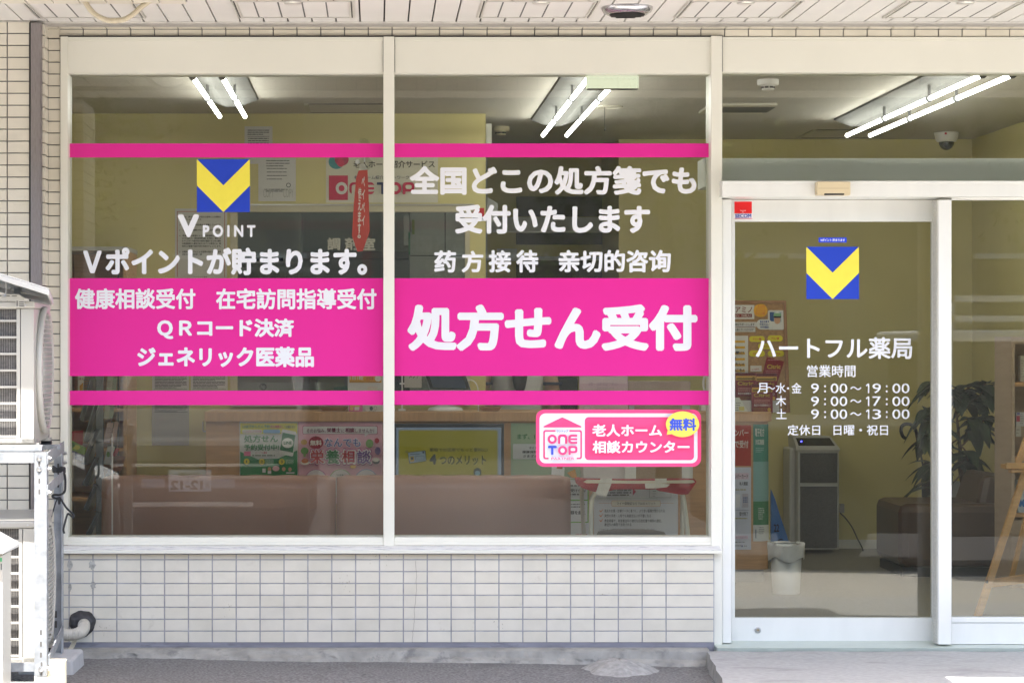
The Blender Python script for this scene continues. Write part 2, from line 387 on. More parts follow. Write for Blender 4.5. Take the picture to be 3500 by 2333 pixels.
# patched anchor marks on the tiles
PATCH = mat('filler_patch', (.40, .39, .36), .9, nz=(60, .3), bump=(90, .6))
for cx, cy, rx, ry in ((239, 1930, 9, 15), (315, 1930, 11, 15), (239, 2006, 6, 13), (319, 2000, 8, 14)):
    pt = MB(); pt.pp([(cx + rx * (1 + .35 * math.sin(3.1 * k + cx)) * math.cos(k * .4488), cy + ry * (1 + .3 * math.sin(2.3 * k)) * math.sin(k * .4488)) for k in range(14)], YL - .0055, PATCH); pt.build('filler_stain', bld)
ck = MB(); CKM = mat('hairline_crack', (.30, .27, .23), .9); px_, py_ = 1420, 1915
rk = random.Random(5); seg = [(px_, py_)]
while py_ < 2190: py_ += 9; px_ += rk.uniform(-2.2, 1.4); seg.append((px_, py_))
for (a, y0_), (c, y1_) in zip(seg, seg[1:]): ck.pp([(a, y0_), (a + 1.1, y0_), (c + 1.1, y1_), (c, y1_)], YL - .0054, CKM)
ck.build('hairline_crack', bld)
dp = MB(); STN = mat('grime_stain', (.40, .36, .29), .9, nz=(60, .3))
for cx, cy, n in ((1185, 1990, 16), (1268, 1900, 8), (1330, 1900, 9), (2330, 1905, 8), (770, 2070, 6), (1700, 2130, 6), (360, 2145, 9), (2060, 2030, 5)):
    for _ in range(n):
        x = cx + rk.gauss(0, 14); y = cy + rk.gauss(0, 12); h = rk.uniform(1.5, 7); dp.pp([(x, y), (x + rk.uniform(.8, 2.2), y + 1), (x + rk.uniform(.4, 1.5), y + h), (x - .3, y + h * .7)], YL - .0056, STN)
tag(dp.build('grime_stain', bld), kind='stuff')

# soffit boards, trims, beams
so = MB(); ZS = 2.660; x0 = W(935 / 2.614 + 875 - 5 * 82.3 - 12 * 82.3, 0, .0)[0]
k = 0
for i in range(-18, 66):
    a = (1231 - VX + 81.9 * (i - 16)) * 9.44 / FPX
    so.box(a + .0035, -1.43, ZS, a + .101 - .0035, .05, ZS + .012, SOFF)
so.box(-3.6, -1.43, ZS + .012, 5.2, .05, ZS + .03, DARK)
so.build('soffit', bld)
tr = MB()
tr.box(W(100, 0, .03)[0], .028, 2.640, 5.2, .05, ZS - .001, ALU); tr.box(W(100, 0, .0)[0], .022, 2.6525, 5.2, .03, ZS - .0005, mat('pale_aluminium', (.72, .70, .66), .4, .5, nz=(20, .06), stretch=(1, 10, 10), dirt=(10, .58, (.4, .37, .33), .5)))
tr.box(-3.4, -.012, 2.6525, W(104, 0, 0)[0], -.006, ZS - .0005, ALU)
tr.build('metal_trim', bld)
bm_ = MB(); bx1 = -.715; zb = 2.588
bm_.box(-3.2, -1.43, zb + .007, bx1, -.937, ZS - .001, GROUT)
tiles(bm_, [bx1 - .1 * k for k in range(20, -1, -1)], [-1.43, -1.33, -1.23, -1.13, -1.03, -.937], zb + .007, face=2)
bm_.build('tiled_beam', bld)
fa = MB()
fa.box(-4, -1.75, 2.57, 5.2, -1.437, 4.2, GROUT)
tiles(fa, [-3.6 + .1 * k for k in range(0, 88)], [2.572, 2.622, 2.659], -1.437 + .0005, face=0, d=-.007)
tiles(fa, [-3.6 + .1 * k for k in range(0, 88)], [-1.748, -1.64, -1.54, -1.438], 2.57, face=2, d=.005)
fa.box(-4, -1.43, 2.70, 5.2, .2, 2.9, SOFF)
fa.build('tiled_fascia', bld)
col_ = MB(); cxr = -1.515; 
col_.box(-2.05, -2.35, -.3, cxr - .007, -1.86, 2.57, GROUT)
tiles(col_, [-2.04, -1.94, -1.84, -1.74, -1.64, -1.565, cxr - .004], [-.1 + .05 * k for k in range(54)], -1.86, d=-.007)
tiles(col_, [-2.35, -2.25, -2.15, -2.05, -1.95, -1.86], [-.1 + .05 * k for k in range(54)], cxr - .007, face=1)
tiles(col_, [-2.04, -1.94, -1.84, -1.74, -1.64, -1.565, cxr - .004], [-.1 + .05 * k for k in range(54)], -2.35)
col_.build('tiled_pillar', bld)
sg = MB(); sg.box(-.7, -2.05, 2.60, 2.19, -1.76, 3.4, PAINT)  # unseen box, added to keep the sun off most of the step
tag(sg.build('sun_shade_box', origin=(.7, -1.6, 2.62)), 'cream box out of view on the fascia, added to shade the step', 'sun shade')

fb = MB(); fb.box(-4, -1.757, 2.58, 5.2, -1.7505, 4.2, TILE); fb.build('fascia_cladding', bld)
# window frames (one part), with panes, header boards and sill below it
wf = MB(); YF = .088; YG = .155
zb_ = W(0, 1866, YF)[1]; zt_ = W(0, 124.5, YF)[1]
wf.pbox(206, 124.5, 231.5, 1862, YF, .22, PAINT)
wf.pbox(1310.5, 125.5, 1348, 1865, YF - .004, .22, PAINT)
wf.pbox(2431, 123, 2468.5, 2206, YF - .006, .235, PAINT)
for a, c in ((231.8, 1310.2), (1348.3, 2430.7)):
    wf.pbox(a, 1835, c, 1862.5, YF + .004, .22, PAINT); wf.pbox(a, 1852, c, 1863, YF - .002, YF + .004, PAINT)
    wf.pbox(a, 248, c, 252, YF + .012, .22, PAINT)
win = wf.build('shop_window', bld, bevel=.0015)
hd = MB()
for a, c in ((231.8, 1310.2), (1348.3, 2430.7), (2468.8, 4245)):
    hd.pbox(a, 140, c, 248, YF + .010, .22, PAINT); hd.pbox(a, 127, c, 139.4, YF + .005, .22, PAINT)
for px in (230.2, 1309.2, 1348.6, 2429.9, 2468.9): hd.pbox(px, 126, px + 1.2, 246, YF + .0035, YF + .01, CAULK)
hd.build('header_board', win, bevel=.001)
for a, c in ((231, 1311), (1347.5, 2431.5)):
    p = MB(); p.pbox(a, 250, c, 1836, YG, YG + .006, GL); p.build('glass_pane', win)
si = MB()
YSL = .028; x0, x1 = W(205, 0, YSL)[0], W(2466, 0, YSL)[0]
zf0, zf1 = W(0, 1891, YSL)[1], W(0, 1879, YSL)[1]; zk = W(0, 1864, YF)[1]
si.ext([(YSL, zf0), (.10, zf0), (.10, zk), (YF - .004, zk), (YSL + .02, zf1 + .004), (YSL, zf1)], 0, x0, x1, PAINTD)
si.box(x0, YSL - .003, zf0 + .001, x1, YSL - .0005, zf1 - .0005, PAINT)
si.build('window_sill', win, bevel=.001)

# entrance: header beam, transom, jamb, post, fixed pane and threshold
en = MB(); YH = .0
en.pbox(2469, 618, 4245, 672, YH, .22, DOORP); en.pbox(2469, 618, 4245, 629, YH - .003, YH, DOORP)
en.pbox(2469, 682, 2500, 2196, .10, .22, DOORP)
en.pbox(3207.6, 683, 3252.3, 2201, .03, .13, DOORP)
en.pbox(3201, 684, 3207.4, 2199, .05, .12, mat('door_rubber_edge', (.50, .49, .45), .5, nz=(40, .15), stretch=(1, 1, 8)))
ent = en.build('entrance_frame', bld, bevel=.0015)
tp = MB(); tp.pbox(2468, 250, 4245, 620, .15, .156, GL); tp.build('glass_pane', ent)
op = MB(); op.pbox(2466, 541, 4245, 617, .162, .42, mat('operator_cover', (.80, .82, .77), .4, nz=(3, .03))); op.pbox(2405, 541, 2430, 640, .24, .42, mat('operator_cover', (0, 0, 0)))
op.build('door_operator', ent)
th = MB(); th.box(W(2448, 0, 0)[0], -.03, .012, 3.62, .26, .037, mat('threshold_plate', (.50, .56, .50), .3, .35, nz=(20, .08), dirt=(6, .6, (.3, .33, .3), .5), stretch=(1, 6, 6))); th.box(W(2441, 0, 0)[0], -.034, .010, 3.62, -.0305, .022, STEEL)
th.build('threshold', ent)
sd = MB(); sd.pbox(3252.6, 2108, 4245, 2126, .07, .12, DOORP); sd.pbox(3252.6, 2127, 4245, 2200, .075, .12, DOORP); sd2 = MB(); sd2.pbox(3252.6, 674, 4245, 683, .07, .12, DOORP)
side = sd.build('fixed_light', bld, bevel=.001)
sd2.build('top_rail', side, bevel=.001)
p = MB(); p.pbox(3250, 680, 4245, 2110, .092, .098, GL); p.build('glass_pane', side)
dr = MB(); YD = .195
dr.pbox(2500.5, 684, 3203, 757, YD, YD + .04, DOORP); dr.pbox(2500.5, 2110, 3201, 2189, YD, YD + .04, DOORP)
dr.pbox(2500.5, 757, 2512, 2110, YD, YD + .04, DOORP); dr.pbox(3187, 757, 3200, 2110, YD + .003, YD + .04, DOORP)
dr.pbox(3190.5, 760, 3191.6, 2108, YD + .0015, YD + .003, CAULK)
door = dr.build('sliding_door', bld, bevel=.0012)
p = MB(); p.pbox(2510, 755, 3189, 2112, YD + .016, YD + .022, GL); p.build('glass_pane', door)
lk = MB(); x, z = W(2590, 2151, YD)
lk.lathe([(.0135, -.001), (.0135, -.004), (.011, -.0055), (.0, -.0055)], (x, YD, z), SCREW, 24, axis=1, cap=False)
lk.lathe([(.0055, -.0057), (.0055, -.0075), (0, -.0075)], (x, YD, z), mat('brass_lock', (.5, .42, .3), .3, .8), 16, axis=1, cap=False)
lk.box(x - .001, YD - .008, z - .004, x + .001, YD - .0076, z + .004, DARK)
lk.build('lock_cylinder', door)
sn = MB(); sn.pbox(2792.5, 620.5, 2907.5, 667, -.05, -.004, mat('beige_sensor_plastic', (.66, .55, .36), .4, nz=(5, .03)))
o = sn.build('door_sensor', bevel=.004, origin=(W(2850, 0, -.01)[0], -.01, W(0, 667, -.01)[1]))
tag(o, 'beige plastic motion sensor box on the white beam over the sliding door', 'door sensor')
q = MB(); q.pp([(2818, 661), (2886, 661), (2884, 667.2), (2816, 667.2)], -.0505, BLACK); q.pbox(2797, 643, 2903, 644.2, -.0508, -.05, mat('sensor_groove', (.45, .36, .22), .5)); q.build('sensor_lens', o)

# steel channel at the wall corner
po = MB(); po.pbox(105, 79, 139.5, 2262, -.022, .0, STEEL); po.pbox(139.5, 79, 143, 2262, -.016, .01, STEEL)
tag(po.build('steel_channel', bevel=.0015, origin=(W(122, 0, 0)[0], 0, 0)), 'tall brownish stainless steel channel at the corner of the tiled wall', 'channel')
# ---------------------------------------------------------------- things under the soffit
HATX = [(-1.407, -.953, 'inspection hatch partly hidden above the tiled beam and hose'), (-.577, -.087, 'square inspection hatch in the soffit above the window with the chevron sign'),
        (.413, .886, 'square inspection hatch in the soffit beside the round vent on its window side'), (1.229, 1.688, 'square inspection hatch in the soffit between the round vent and the door sensor'),
        (2.092, 2.563, 'square inspection hatch in the soffit over the entrance, past the door sensor')]
ALUF = mat('hatch_aluminium', (.66, .64, .60), .35, .55, nz=(25, .05), dirt=(9, .62, (.4, .38, .34), .5))
for a, c, lb in HATX:
    y0, y1 = -.555, -.112
    t = thing('inspection_hatch', lb, 'ceiling hatch', ((a + c) / 2, (y0 + y1) / 2, ZS), group='inspection hatches in the soffit')
    f = MB()
    for x in (a, c - .026):
        f.box(x, y0, ZS - .004, x + .026, y1, ZS - .0005, ALUF); f.box(x + .002, y0, ZS - .008, x + .009, y1, ZS - .004, ALUF); f.box(x + .016, y0, ZS - .008, x + .023, y1, ZS - .004, ALUF)
        f.box(x + .0105, y0, ZS - .0045, x + .0145, y1, ZS - .0035, CAULK)
    for y in (y0, y1 - .010): f.box(a + .026, y, ZS - .006, c - .026, y + .010, ZS - .0005, ALUF)
    f.build('frame', t)
    p = MB(); p.box(a + .026, y0 + .012, ZS - .003, c - .026, y1 - .012, ZS - .001, SOFF)
    for k in range(1, 5):
        xx = a + .026 + (c - a - .052) * (k - .35) / 4.6
        p.box(xx, y0 + .012, ZS - .0036, xx + .006, y1 - .012, ZS - .003, mat('grey_groove', (.12, .12, .115), .8))
    p.build('hatch_board', t)
    h = MB(); xm = (a + c) / 2; h.lathe([(.0, -.014), (.032, -.013), (.036, -.008), (.036, -.004)], (xm, y0 + .012, ZS), ALUF, 20, cap=False); h.build('catch', t)
x, y = 1.009, -.375
t = thing('round_vent', 'round chrome rimmed air vent with dark louvres in the soffit', 'vent', (x, y, ZS))
CHR = mat('dull_chrome', (.58, .57, .58), .25, .95, nz=(14, .12))
b = MB(); b.lathe([(.072, -.030), (.080, -.030), (.096, -.020), (.103, -.008), (.103, 0)], (x, y, ZS), CHR, 40, cap=False); b.lathe([(.072, -.030), (.071, -.018), (.0, -.018)], (x, y, ZS), DARK, 32, cap=False)
b.build('rim', t, smooth=True)
b = MB()
for k in range(6):
    yy = y - .062 + .024 * k; w = math.sqrt(max(.0004, .070 ** 2 - (yy - y) ** 2))
    b.hexa([(x - w, yy, ZS - .036), (x + w, yy, ZS - .036), (x + w, yy + .002, ZS - .036), (x - w, yy + .002, ZS - .036), (x - w, yy + .014, ZS - .022), (x + w, yy + .014, ZS - .022), (x + w, yy + .016, ZS - .022), (x - w, yy + .016, ZS - .022)], mat('dark_louvre', (.24, .23, .22), .4, .3))
b.build('louvre', t)
# corrugated hose looping out of the tiled beam
pts = []
for px, py, Y in ((285, -4, -.985), (292, 8, -.985), (300, 22, -.985), (316, 42, -.98), (338, 58, -.975), (368, 70, -.97), (400, 71.5, -.965), (430, 65, -.96), (458, 47, -.955), (480, 27, -.95), (500, 12, -.945), (512, 2, -.945)):
    x, z = W(px, py, Y); pts.append(Vector((x, Y, z)))
def smooth_path(P, n):
    out = []
    for i in range(len(P) - 1):
        p0, p1, p2, p3 = P[max(i - 1, 0)], P[i], P[i + 1], P[min(i + 2, len(P) - 1)]
        for k in range(n):
            t = k / n; out.append(.5 * ((2 * p1) + (p2 - p0) * t + (2 * p0 - 5 * p1 + 4 * p2 - p3) * t * t + (3 * p1 - p0 - 3 * p2 + p3) * t ** 3))
    return out + [P[-1]]
sp = smooth_path(pts, 22)
b = MB(); b.tube(sp, [.0108 if (k // 2) % 2 else .0092 for k in range(len(sp))], mat('beige_hose', (.56, .50, .38), .45, nz=(9, .06), dirt=(20, .6, (.3, .27, .2), .4)), 14)
for px, py in ((287, 2), (505, 6)):
    x, z = W(px, py, -.96); b.lathe([(.017, -.006), (.017, .012)], (x, -.962, z), mat('beige_hose', (0, 0, 0)), 16)
tag(b.build('corrugated_hose', smooth=True, origin=tuple(pts[6])), 'beige corrugated hose hanging in a loop from the tiled beam under the soffit', 'hose')

# ---------------------------------------------------------------- outdoor air conditioners and their rack
FIN = mat('coil_fins', (.12, .115, .11), .5, .3, nz=(8, .25), stretch=(1, 1, 6), dirt=(30, .55, (.30, .27, .24), .5))
def ac_unit(label, loc, rz, group, mark):
    """local frame: fan face on +x, coil side to the street (-y), bottom at z 0"""
    t = thing('air_conditioner_unit', label, 'outdoor unit', loc, rz, group)
    H, Wd, Ln = .52, .30, .60
    b = MB()
    b.box(-Wd, .0, 0, -.0, .012, .018, ACW)
    b.box(-.047, 0, 0, 0, .02, H - .028, ACW)                       # corner post facing the street
    b.box(-Wd - .2, 0, 0, -.0495, .010, .012, ACW)
    nsl, pit, z0 = 8, .0605, .028
    for k in range(nsl + 1):
        zc = z0 + pit * k
        b.box(-Wd - .2, .002, zc - .0075 if k < nsl else zc - .005, -.0625, .010, zc + .0005 if k < nsl else H - .028, ACW)
    b.box(-.063, .0022, .012, -.0495, .010, H - .028, ACW)
    b.box(-.012, .02, 0, 0, Ln, H - .028, ACW)                      # fan face
    b.box(-Wd - .2, Ln - .012, 0, -.012, Ln, H - .028, ACW)
    b.box(-Wd - .2, .02, 0, -.012, Ln - .012, .004, ACW)
    b.box(-.0496, .0012, .012, -.0474, .004, H - .03, DARK)
    b.build('body', t, bevel=.004, local=True)
    b = MB(); b.box(-Wd - .2, -.004, H - .026, .004, Ln + .004, H, ACW); b.build('top_lid', t, bevel=.006, local=True)
    b = MB(); b.box(-Wd - .19, .022, .02, -.055, .05, H - .03, FIN)
    for k in range(52): b.box(-Wd - .2 + .0085 * k, .0195, .02, -.1985 - Wd + .0085 * k, .022, H - .03, mat('fin_edge', (.30, .28, .26), .4, .5, nz=(60, .4)))
    b.build('coil', t, local=True)
    cy, cz, rad = .31, .265, .215
    ring = [(.010, cy + (rad + .012) * math.cos(a), cz + (rad + .012) * math.sin(a)) for a in [2 * math.pi * k / 48 for k in range(48)]]
    b = MB(); b.tube(ring, .014, ACW, 10, closed=True)
    b.lathe([(rad, .0035), (0, .0035)], (0, cy, cz), mat('fan_shadow', (.10, .10, .10), .7), 40, axis=0, cap=False)
    b.build('fan_ring', t, smooth=True, local=True)
    b = MB()
    for k in range(-12, 13):
        dz = k * .0172; w = math.sqrt(max(1e-5, rad ** 2 - dz ** 2)); b.tube([(.016, cy - w, cz + dz), (.024, cy - w * .6, cz + dz), (.027, cy, cz + dz), (.024, cy + w * .6, cz + dz), (.016, cy + w, cz + dz)], .0021, ACW, 6)
    for k in range(-7, 8):
        dy = k * .029; w = math.sqrt(max(1e-5, rad ** 2 - dy ** 2)); b.tube([(.012, cy + dy, cz - w), (.021, cy + dy, cz - w * .6), (.023, cy + dy, cz), (.021, cy + dy, cz + w * .6), (.012, cy + dy, cz + w)], .0018, ACW, 6)
    b.build('fan_grille', t, local=True)
    for yy in (.07, .50):
        b = MB(); b.box(-Wd, yy, -.012, .012, yy + .055, -.0005, ACW); b.box(-.025, yy + .012, -.030, .014, yy + .045, -.0125, BLACK)
        b.lathe([(.007, 0), (.007, .012)], (.0, yy + .03, -.0005), SCREW, 6); b.build('foot', t, local=True)
    b = MB(); b.text('DAIKIN', (0, 0, 10, 10), 0, ink((40, 80, 220))); # letters laid on the fan face
    vs_ = b.v; xs2 = [p[0] for p in vs_]; zs2 = [p[2] for p in vs_]; a0, a1, c0, c1 = min(xs2), max(xs2), min(zs2), max(zs2)
    b.v = [(.0012, Ln - .12 + .09 * (p[0] - a0) / (a1 - a0), H - .085 + .018 * (p[2] - c0) / (c1 - c0)) for p in vs_]
    b.build('lettering', t, local=True)
    b = MB()
    for yy, zz in ((-.0, H - .016),): b.lathe([(.004, 0), (.004, -.003), (0, -.004)], (-.03, -.004, zz), SCREW, 10, axis=1, cap=False)
    b.build('screw', t, local=True)
    return t
RZ = R(2.8)
up = ac_unit('ivory outdoor air conditioner on top of the galvanised rack under its own sun cover', (-1.254, -1.20, .942), RZ, 'outdoor air conditioner units', True)
lo_ac = copy_tree(up); lo_ac.location = (-1.252, -1.16, .135)
lo_ac['label'] = 'ivory outdoor air conditioner standing inside the rack near the ground'
# sun cover over the upper unit
t = thing('unit_sun_cover', 'white slanted metal sun cover on brackets over the upper air conditioner', 'sun cover', (-1.35, -.95, 1.48))
b = MB(); WC = mat('white_cover_paint', (.5, .5, .485), .35, nz=(4, .03), dirt=(8, .68, (.5, .48, .44), .4))
def P3(px, py, Y): x, z = W(px, py, Y); return (x, Y, z)
n0, n1 = P3(-190, 873, -1.31), P3(168, 985, -1.31); f0, f1 = P3(-190, 930, -.55), P3(182, 1020, -.55)
u = .022
dn = lambda p, d: (p[0], p[1], p[2] - d)
b.hexa([dn(n0, .006), dn(n1, .006), dn(f1, .006), dn(f0, .006), n0, n1, f1, f0], WC)
b.hexa([dn(n0, .026), dn(n1, .026), (n1[0], n1[1] + .008, n1[2] - .026), (n0[0], n0[1] + .008, n0[2] - .026), dn(n0, .0061), dn(n1, .0061), (n1[0], n1[1] + .008, n1[2] - .0061), (n0[0], n0[1] + .008, n0[2] - .0061)], WC)
b.hexa([dn(f0, .026), dn(f1, .026), (f1[0], f1[1] + .008, f1[2] - .026), (f0[0], f0[1] + .008, f0[2] - .026), dn(f0, .0061), dn(f1, .0061), (f1[0], f1[1] + .008, f1[2] - .0061), (f0[0], f0[1] + .008, f0[2] - .0061)], WC)
e = .010
b.hexa([(n1[0] - e, n1[1] + .009, n1[2] - .026), dn(n1, .026)[:1] + (n1[1] + .009, n1[2] - .026), dn(f1, .026), (f1[0] - e, f1[1], f1[2] - .026), (n1[0] - e, n1[1] + .009, n1[2] - .0062), (n1[0], n1[1] + .009, n1[2] - .0062), dn(f1, .0062), (f1[0] - e, f1[1], f1[2] - .0062)], WC)
b.build('cover_plate', t, bevel=.004)
b = MB()
for k in (.35, .68):
    p, q = [tuple(n0[i] + (n1[i] - n0[i]) * k for i in range(3)), tuple(f0[i] + (f1[i] - f0[i]) * k for i in range(3))]
    b.hexa([(p[0] - .012, p[1] + .02, p[2] - .022), (p[0] + .012, p[1] + .02, p[2] - .026), (q[0] + .012, q[1] - .02, q[2] - .026), (q[0] - .012, q[1] - .02, q[2] - .022), (p[0] - .012, p[1] + .02, p[2] - .0065), (p[0] + .012, p[1] + .02, p[2] - .0105), (q[0] + .012, q[1] - .02, q[2] - .0105), (q[0] - .012, q[1] - .02, q[2] - .0065)], GALV)
b.build('rib', t)
b = MB()
for px in (20, 37):
    for Y in (-1.215,) if px == 20 else (-.70,):
        x, z1 = W(px, 955, Y); z0 = W(px, 1024, Y)[1]; b.box(x - .0035, Y, z0, x + .0035, Y + .006, z1 + .01, SCREW)
b.build('bracket_post', t)
b = MB()
b.prism([W(x, y, -1.219) for x, y in ((-20, 1005), (64, 1005), (84, 1019), (84, 1050), (53, 1050), (53, 1027), (-20, 1027))], -1.219, -1.2155, ACW)
b.build('bracket_plate', t, bevel=.0008)
b = MB()
for x0, x1, yy in ((-3, 6, 1011), (24, 34, 1011), (40, 58, 1011), (65, 82, 1032), (65, 82, 1039), (65, 82, 1045)): b.rect(x0, yy - 1.6, x1, yy + 1.6, -1.2194, mat('slot_shadow', (.09, .085, .08), .8), 1.5)
b.rect(56.5, 1027, 60.5, 1046, -1.2194, mat('slot_shadow', (0, 0, 0)), 1.5)
b.build('slot_groove', t)
b = MB(); x, z = W(16, 1011, -1.219); b.lathe([(.006, -.0005), (.006, -.003), (0, -.004)], (x, -1.219, z), SCREW, 14, axis=1, cap=False); b.build('screw', t)

# galvanised slotted-angle rack
t = thing('equipment_rack', 'galvanised slotted angle rack carrying the two air conditioners', 'metal rack', (-1.3, -.8, .0))
def slots(b, px, ys, Y, w=6.5, h=18):
    for yy in ys: b.rect(px - w / 2, yy - h / 2, px + w / 2, yy + h / 2, Y - .0006, mat('slot_shadow', (0, 0, 0)), 3)
def bolts(b, pxs, ys, Y):
    for px, yy in zip(pxs, ys):
        x, z = W(px, yy, Y); b.lathe([(.0095, -.0008), (.0095, -.002), (.0062, -.0025), (.006, -.006), (0, -.007)], (x, Y, z), SCREW, 12, axis=1, cap=False)
b = MB(); YR = -1.28
xa, xb = W(117, 0, YR)[0], W(159.5, 0, YR)[0]; zt = W(0, 1545, YR)[1]
b.box(xa, YR, .10, xb, YR + .004, zt, GALV); b.box(xb - .004, YR + .0041, .10, xb, YR + .045, zt, GALV)
b.build('front_leg', t, bevel=.001)
for px_, yy_, h_ in ((134.5, 1585, 18), (134.5, 1607, 18), (134.5, 1643, 18), (134.5, 1680, 18), (140, 2160, 18), (140, 2200, 18), (140, 2237, 18), (142, 2268, 14), (142, 2300, 14)): b = MB(); slots(b, px_, (yy_,), YR, 6.5, h_); b.build('slot_hole', t)
for px_, yy_ in ((134, 1566), (134, 1602), (140, 2286)): b = MB(); bolts(b, (px_,), (yy_,), YR - .0005); b.build('bolt', t)
for yy in (1565, 1601, 1682, 2282):
    b = MB(); x, z = W(160, yy, YR + .02); b.lathe([(.0085, 0), (.0085, .007), (.005, .0075), (.005, .013)], (xb, YR + .022, z), SCREW, 6, axis=0); b.build('bolt', t)
b = MB(); b.pbox(-200, 1545, 116.5, 1581.5, YR + .0045, YR + .009, GALV); b.pbox(-200, 1545.2, 116.5, 1549, YR + .0092, YR + .05, GALV); b.build('front_beam', t, bevel=.001)
b = MB(); b.pbox(-200, 1522, 143, 1542, -1.262, -1.222, GALV); b.build('unit_rail', t, bevel=.0015); b = MB(); b.pbox(-200, 1519, 205, 1536, -.74, -.70, GALV); b.build('unit_rail', t, bevel=.0015)
b = MB(); YB = -.32
xr0, xr1 = W(184, 0, YB)[0], W(217, 0, YB)[0]; zt2 = W(0, 1532, YB)[1]
GALD = mat('dull_galvanised', (.38, .40, .43), .5, .5, nz=(20, .25), bump=(60, .1))
b.box(xr0, YB, .055, xr1, YB + .004, zt2 - .03, GALD); b.box(xr1 - .004, YB - .042, .055, xr1, YB - .0001, zt2, GALD)
b.build('rear_leg', t, bevel=.001)
for px_, yy_, w_, h_ in ((199, 1592, 6.5, 18), (199, 1612, 6.5, 18), (199, 1634, 6.5, 18), (199, 1656, 6.5, 18), (191, 2098, 8, 24), (191, 2132, 8, 24)): b = MB(); slots(b, px_, (yy_,), YB, w_, h_); b.build('slot_hole', t)
b = MB()
for z0, z1 in ((zt - .043, zt), (W(0, 1690, YR)[1] - .002, W(0, 1657, YR)[1])):
    b.hexa([(xb + .0003, YR + .004, z0), (xb + .0043, YR + .004, z0), (xr1 + .0045, YB - .01, z0), (xr1 + .0005, YB - .01, z0), (xb + .0003, YR + .004, z1), (xb + .0043, YR + .004, z1), (xr1 + .0045, YB - .01, z1), (xr1 + .0005, YB - .01, z1)], GALV); b.build('side_rail', t, bevel=.001); b = MB()
b.hexa([(xb + .0003, YR + .03, .138), (xb + .006, YR + .03, .138), (xr1 + .0065, YB - .04, .138), (xr1 + .0005, YB - .04, .138), (xb + .0003, YR + .03, .176), (xb + .006, YR + .03, .176), (xr1 + .0065, YB - .04, .176), (xr1 + .0005, YB - .04, .176)], GALV)
b.build('side_rail', t, bevel=.001)
b = MB()
for Y, px, ys in ((YB - .03, 218, (1548, 1580)),):
    for yy in ys:
        x, z = W(px, yy, Y); b.lathe([(.0085, 0), (.0085, .008), (.005, .0085), (.005, .014)], (xr1 + .004, Y, z), SCREW, 6, axis=0)
b.build('bolt', t)
b = MB(); b.pbox(-200, 2263, 117, 2294, YR + .0045, YR + .009, GALV); b.build('lower_beam', t, bevel=.001)
# bases of the rack
b = MB(); CRM = mat('cream_plastic', (.70, .64, .50), .4, nz=(4, .03))
x, z = W(159, 2300, -1.25)
b.lathe([(.045, .0), (.045, .04), (.040, .04), (.038, .012), (0, .012)], (W(158, 0, -1.27)[0], -1.262, .062), CRM, 28, cap=False)
b.box(xa + .03, -1.245, .062, xb + .062, -1.20, .155, CRM)
tag(b.build('leg_socket', bevel=.003, origin=(-1.2, -1.26, .06)), 'cream plastic socket under the front leg of the galvanised rack', 'leg base')
b = MB(); b.box(-1.75, -1.45, gz(-1.4, -1.2) - .03, W(120, 0, -1.3)[0] + .06, -1.13, .0615, CONCS)
tag(b.build('concrete_block', bevel=.006, origin=(-1.4, -1.25, 0)), 'beige concrete block under the front leg of the rack', 'block', 'concrete blocks under the rack')
b = MB(); xq0, xq1 = W(168, 0, -.52)[0], W(254, 0, -.52)[0]; zq = W(0, 2240, -.42)[1]
b.hexa([(xq0 - .12, -.54, -.06), (xq1 + .003, -.54, -.06), (xq1 + .003, -.20, -.06), (xq0 - .12, -.20, -.06), (xq0 - .12, -.53, zq), (xq1 - .006, -.53, zq), (xq1 - .006, -.21, zq), (xq0 - .12, -.21, zq)], mat('pale_block', (.46, .46, .46), .85, nz=(12, .08), bump=(120, .3), dirt=(10, .6, (.3, .3, .3), .5)))
tag(b.build('concrete_block', bevel=.009, origin=(-1.27, -.37, 0)), 'pale concrete block under the rear leg of the rack by the tiled low wall', 'block', 'concrete blocks under the rack')
# slanted white cover poking in low, in front of the lower unit
t = thing('unit_sun_cover', 'white slanted sun cover tip in front of the lower air conditioner, on a white casing', 'sun cover', (-1.4, -1.55, .2))
b = MB(); Yn, Yf = -1.62, -1.40
b.hexa([P3(-260, 1900, Yn), P3(12, 1893, Yn), P3(66, 1868, Yf), P3(-200, 1880, Yf), P3(-260, 1690, Yn), P3(2, 1816, Yn), P3(68, 1853, Yf), P3(-200, 1720, Yf)], WC); b.build('cover_plate', t, bevel=.004)
b = MB(); b.pbox(-150, 1896, 9, 2420, -1.58, -1.40, ACW); b.build('casing', t, bevel=.003)
b = MB(); b.rect(0, 1905, 7, 1918, -1.581, ink((60, 150, 100))); b.rect(2, 1925, 7, 1946, -1.581, ink((90, 95, 95))); b.build('printed_pattern', t)
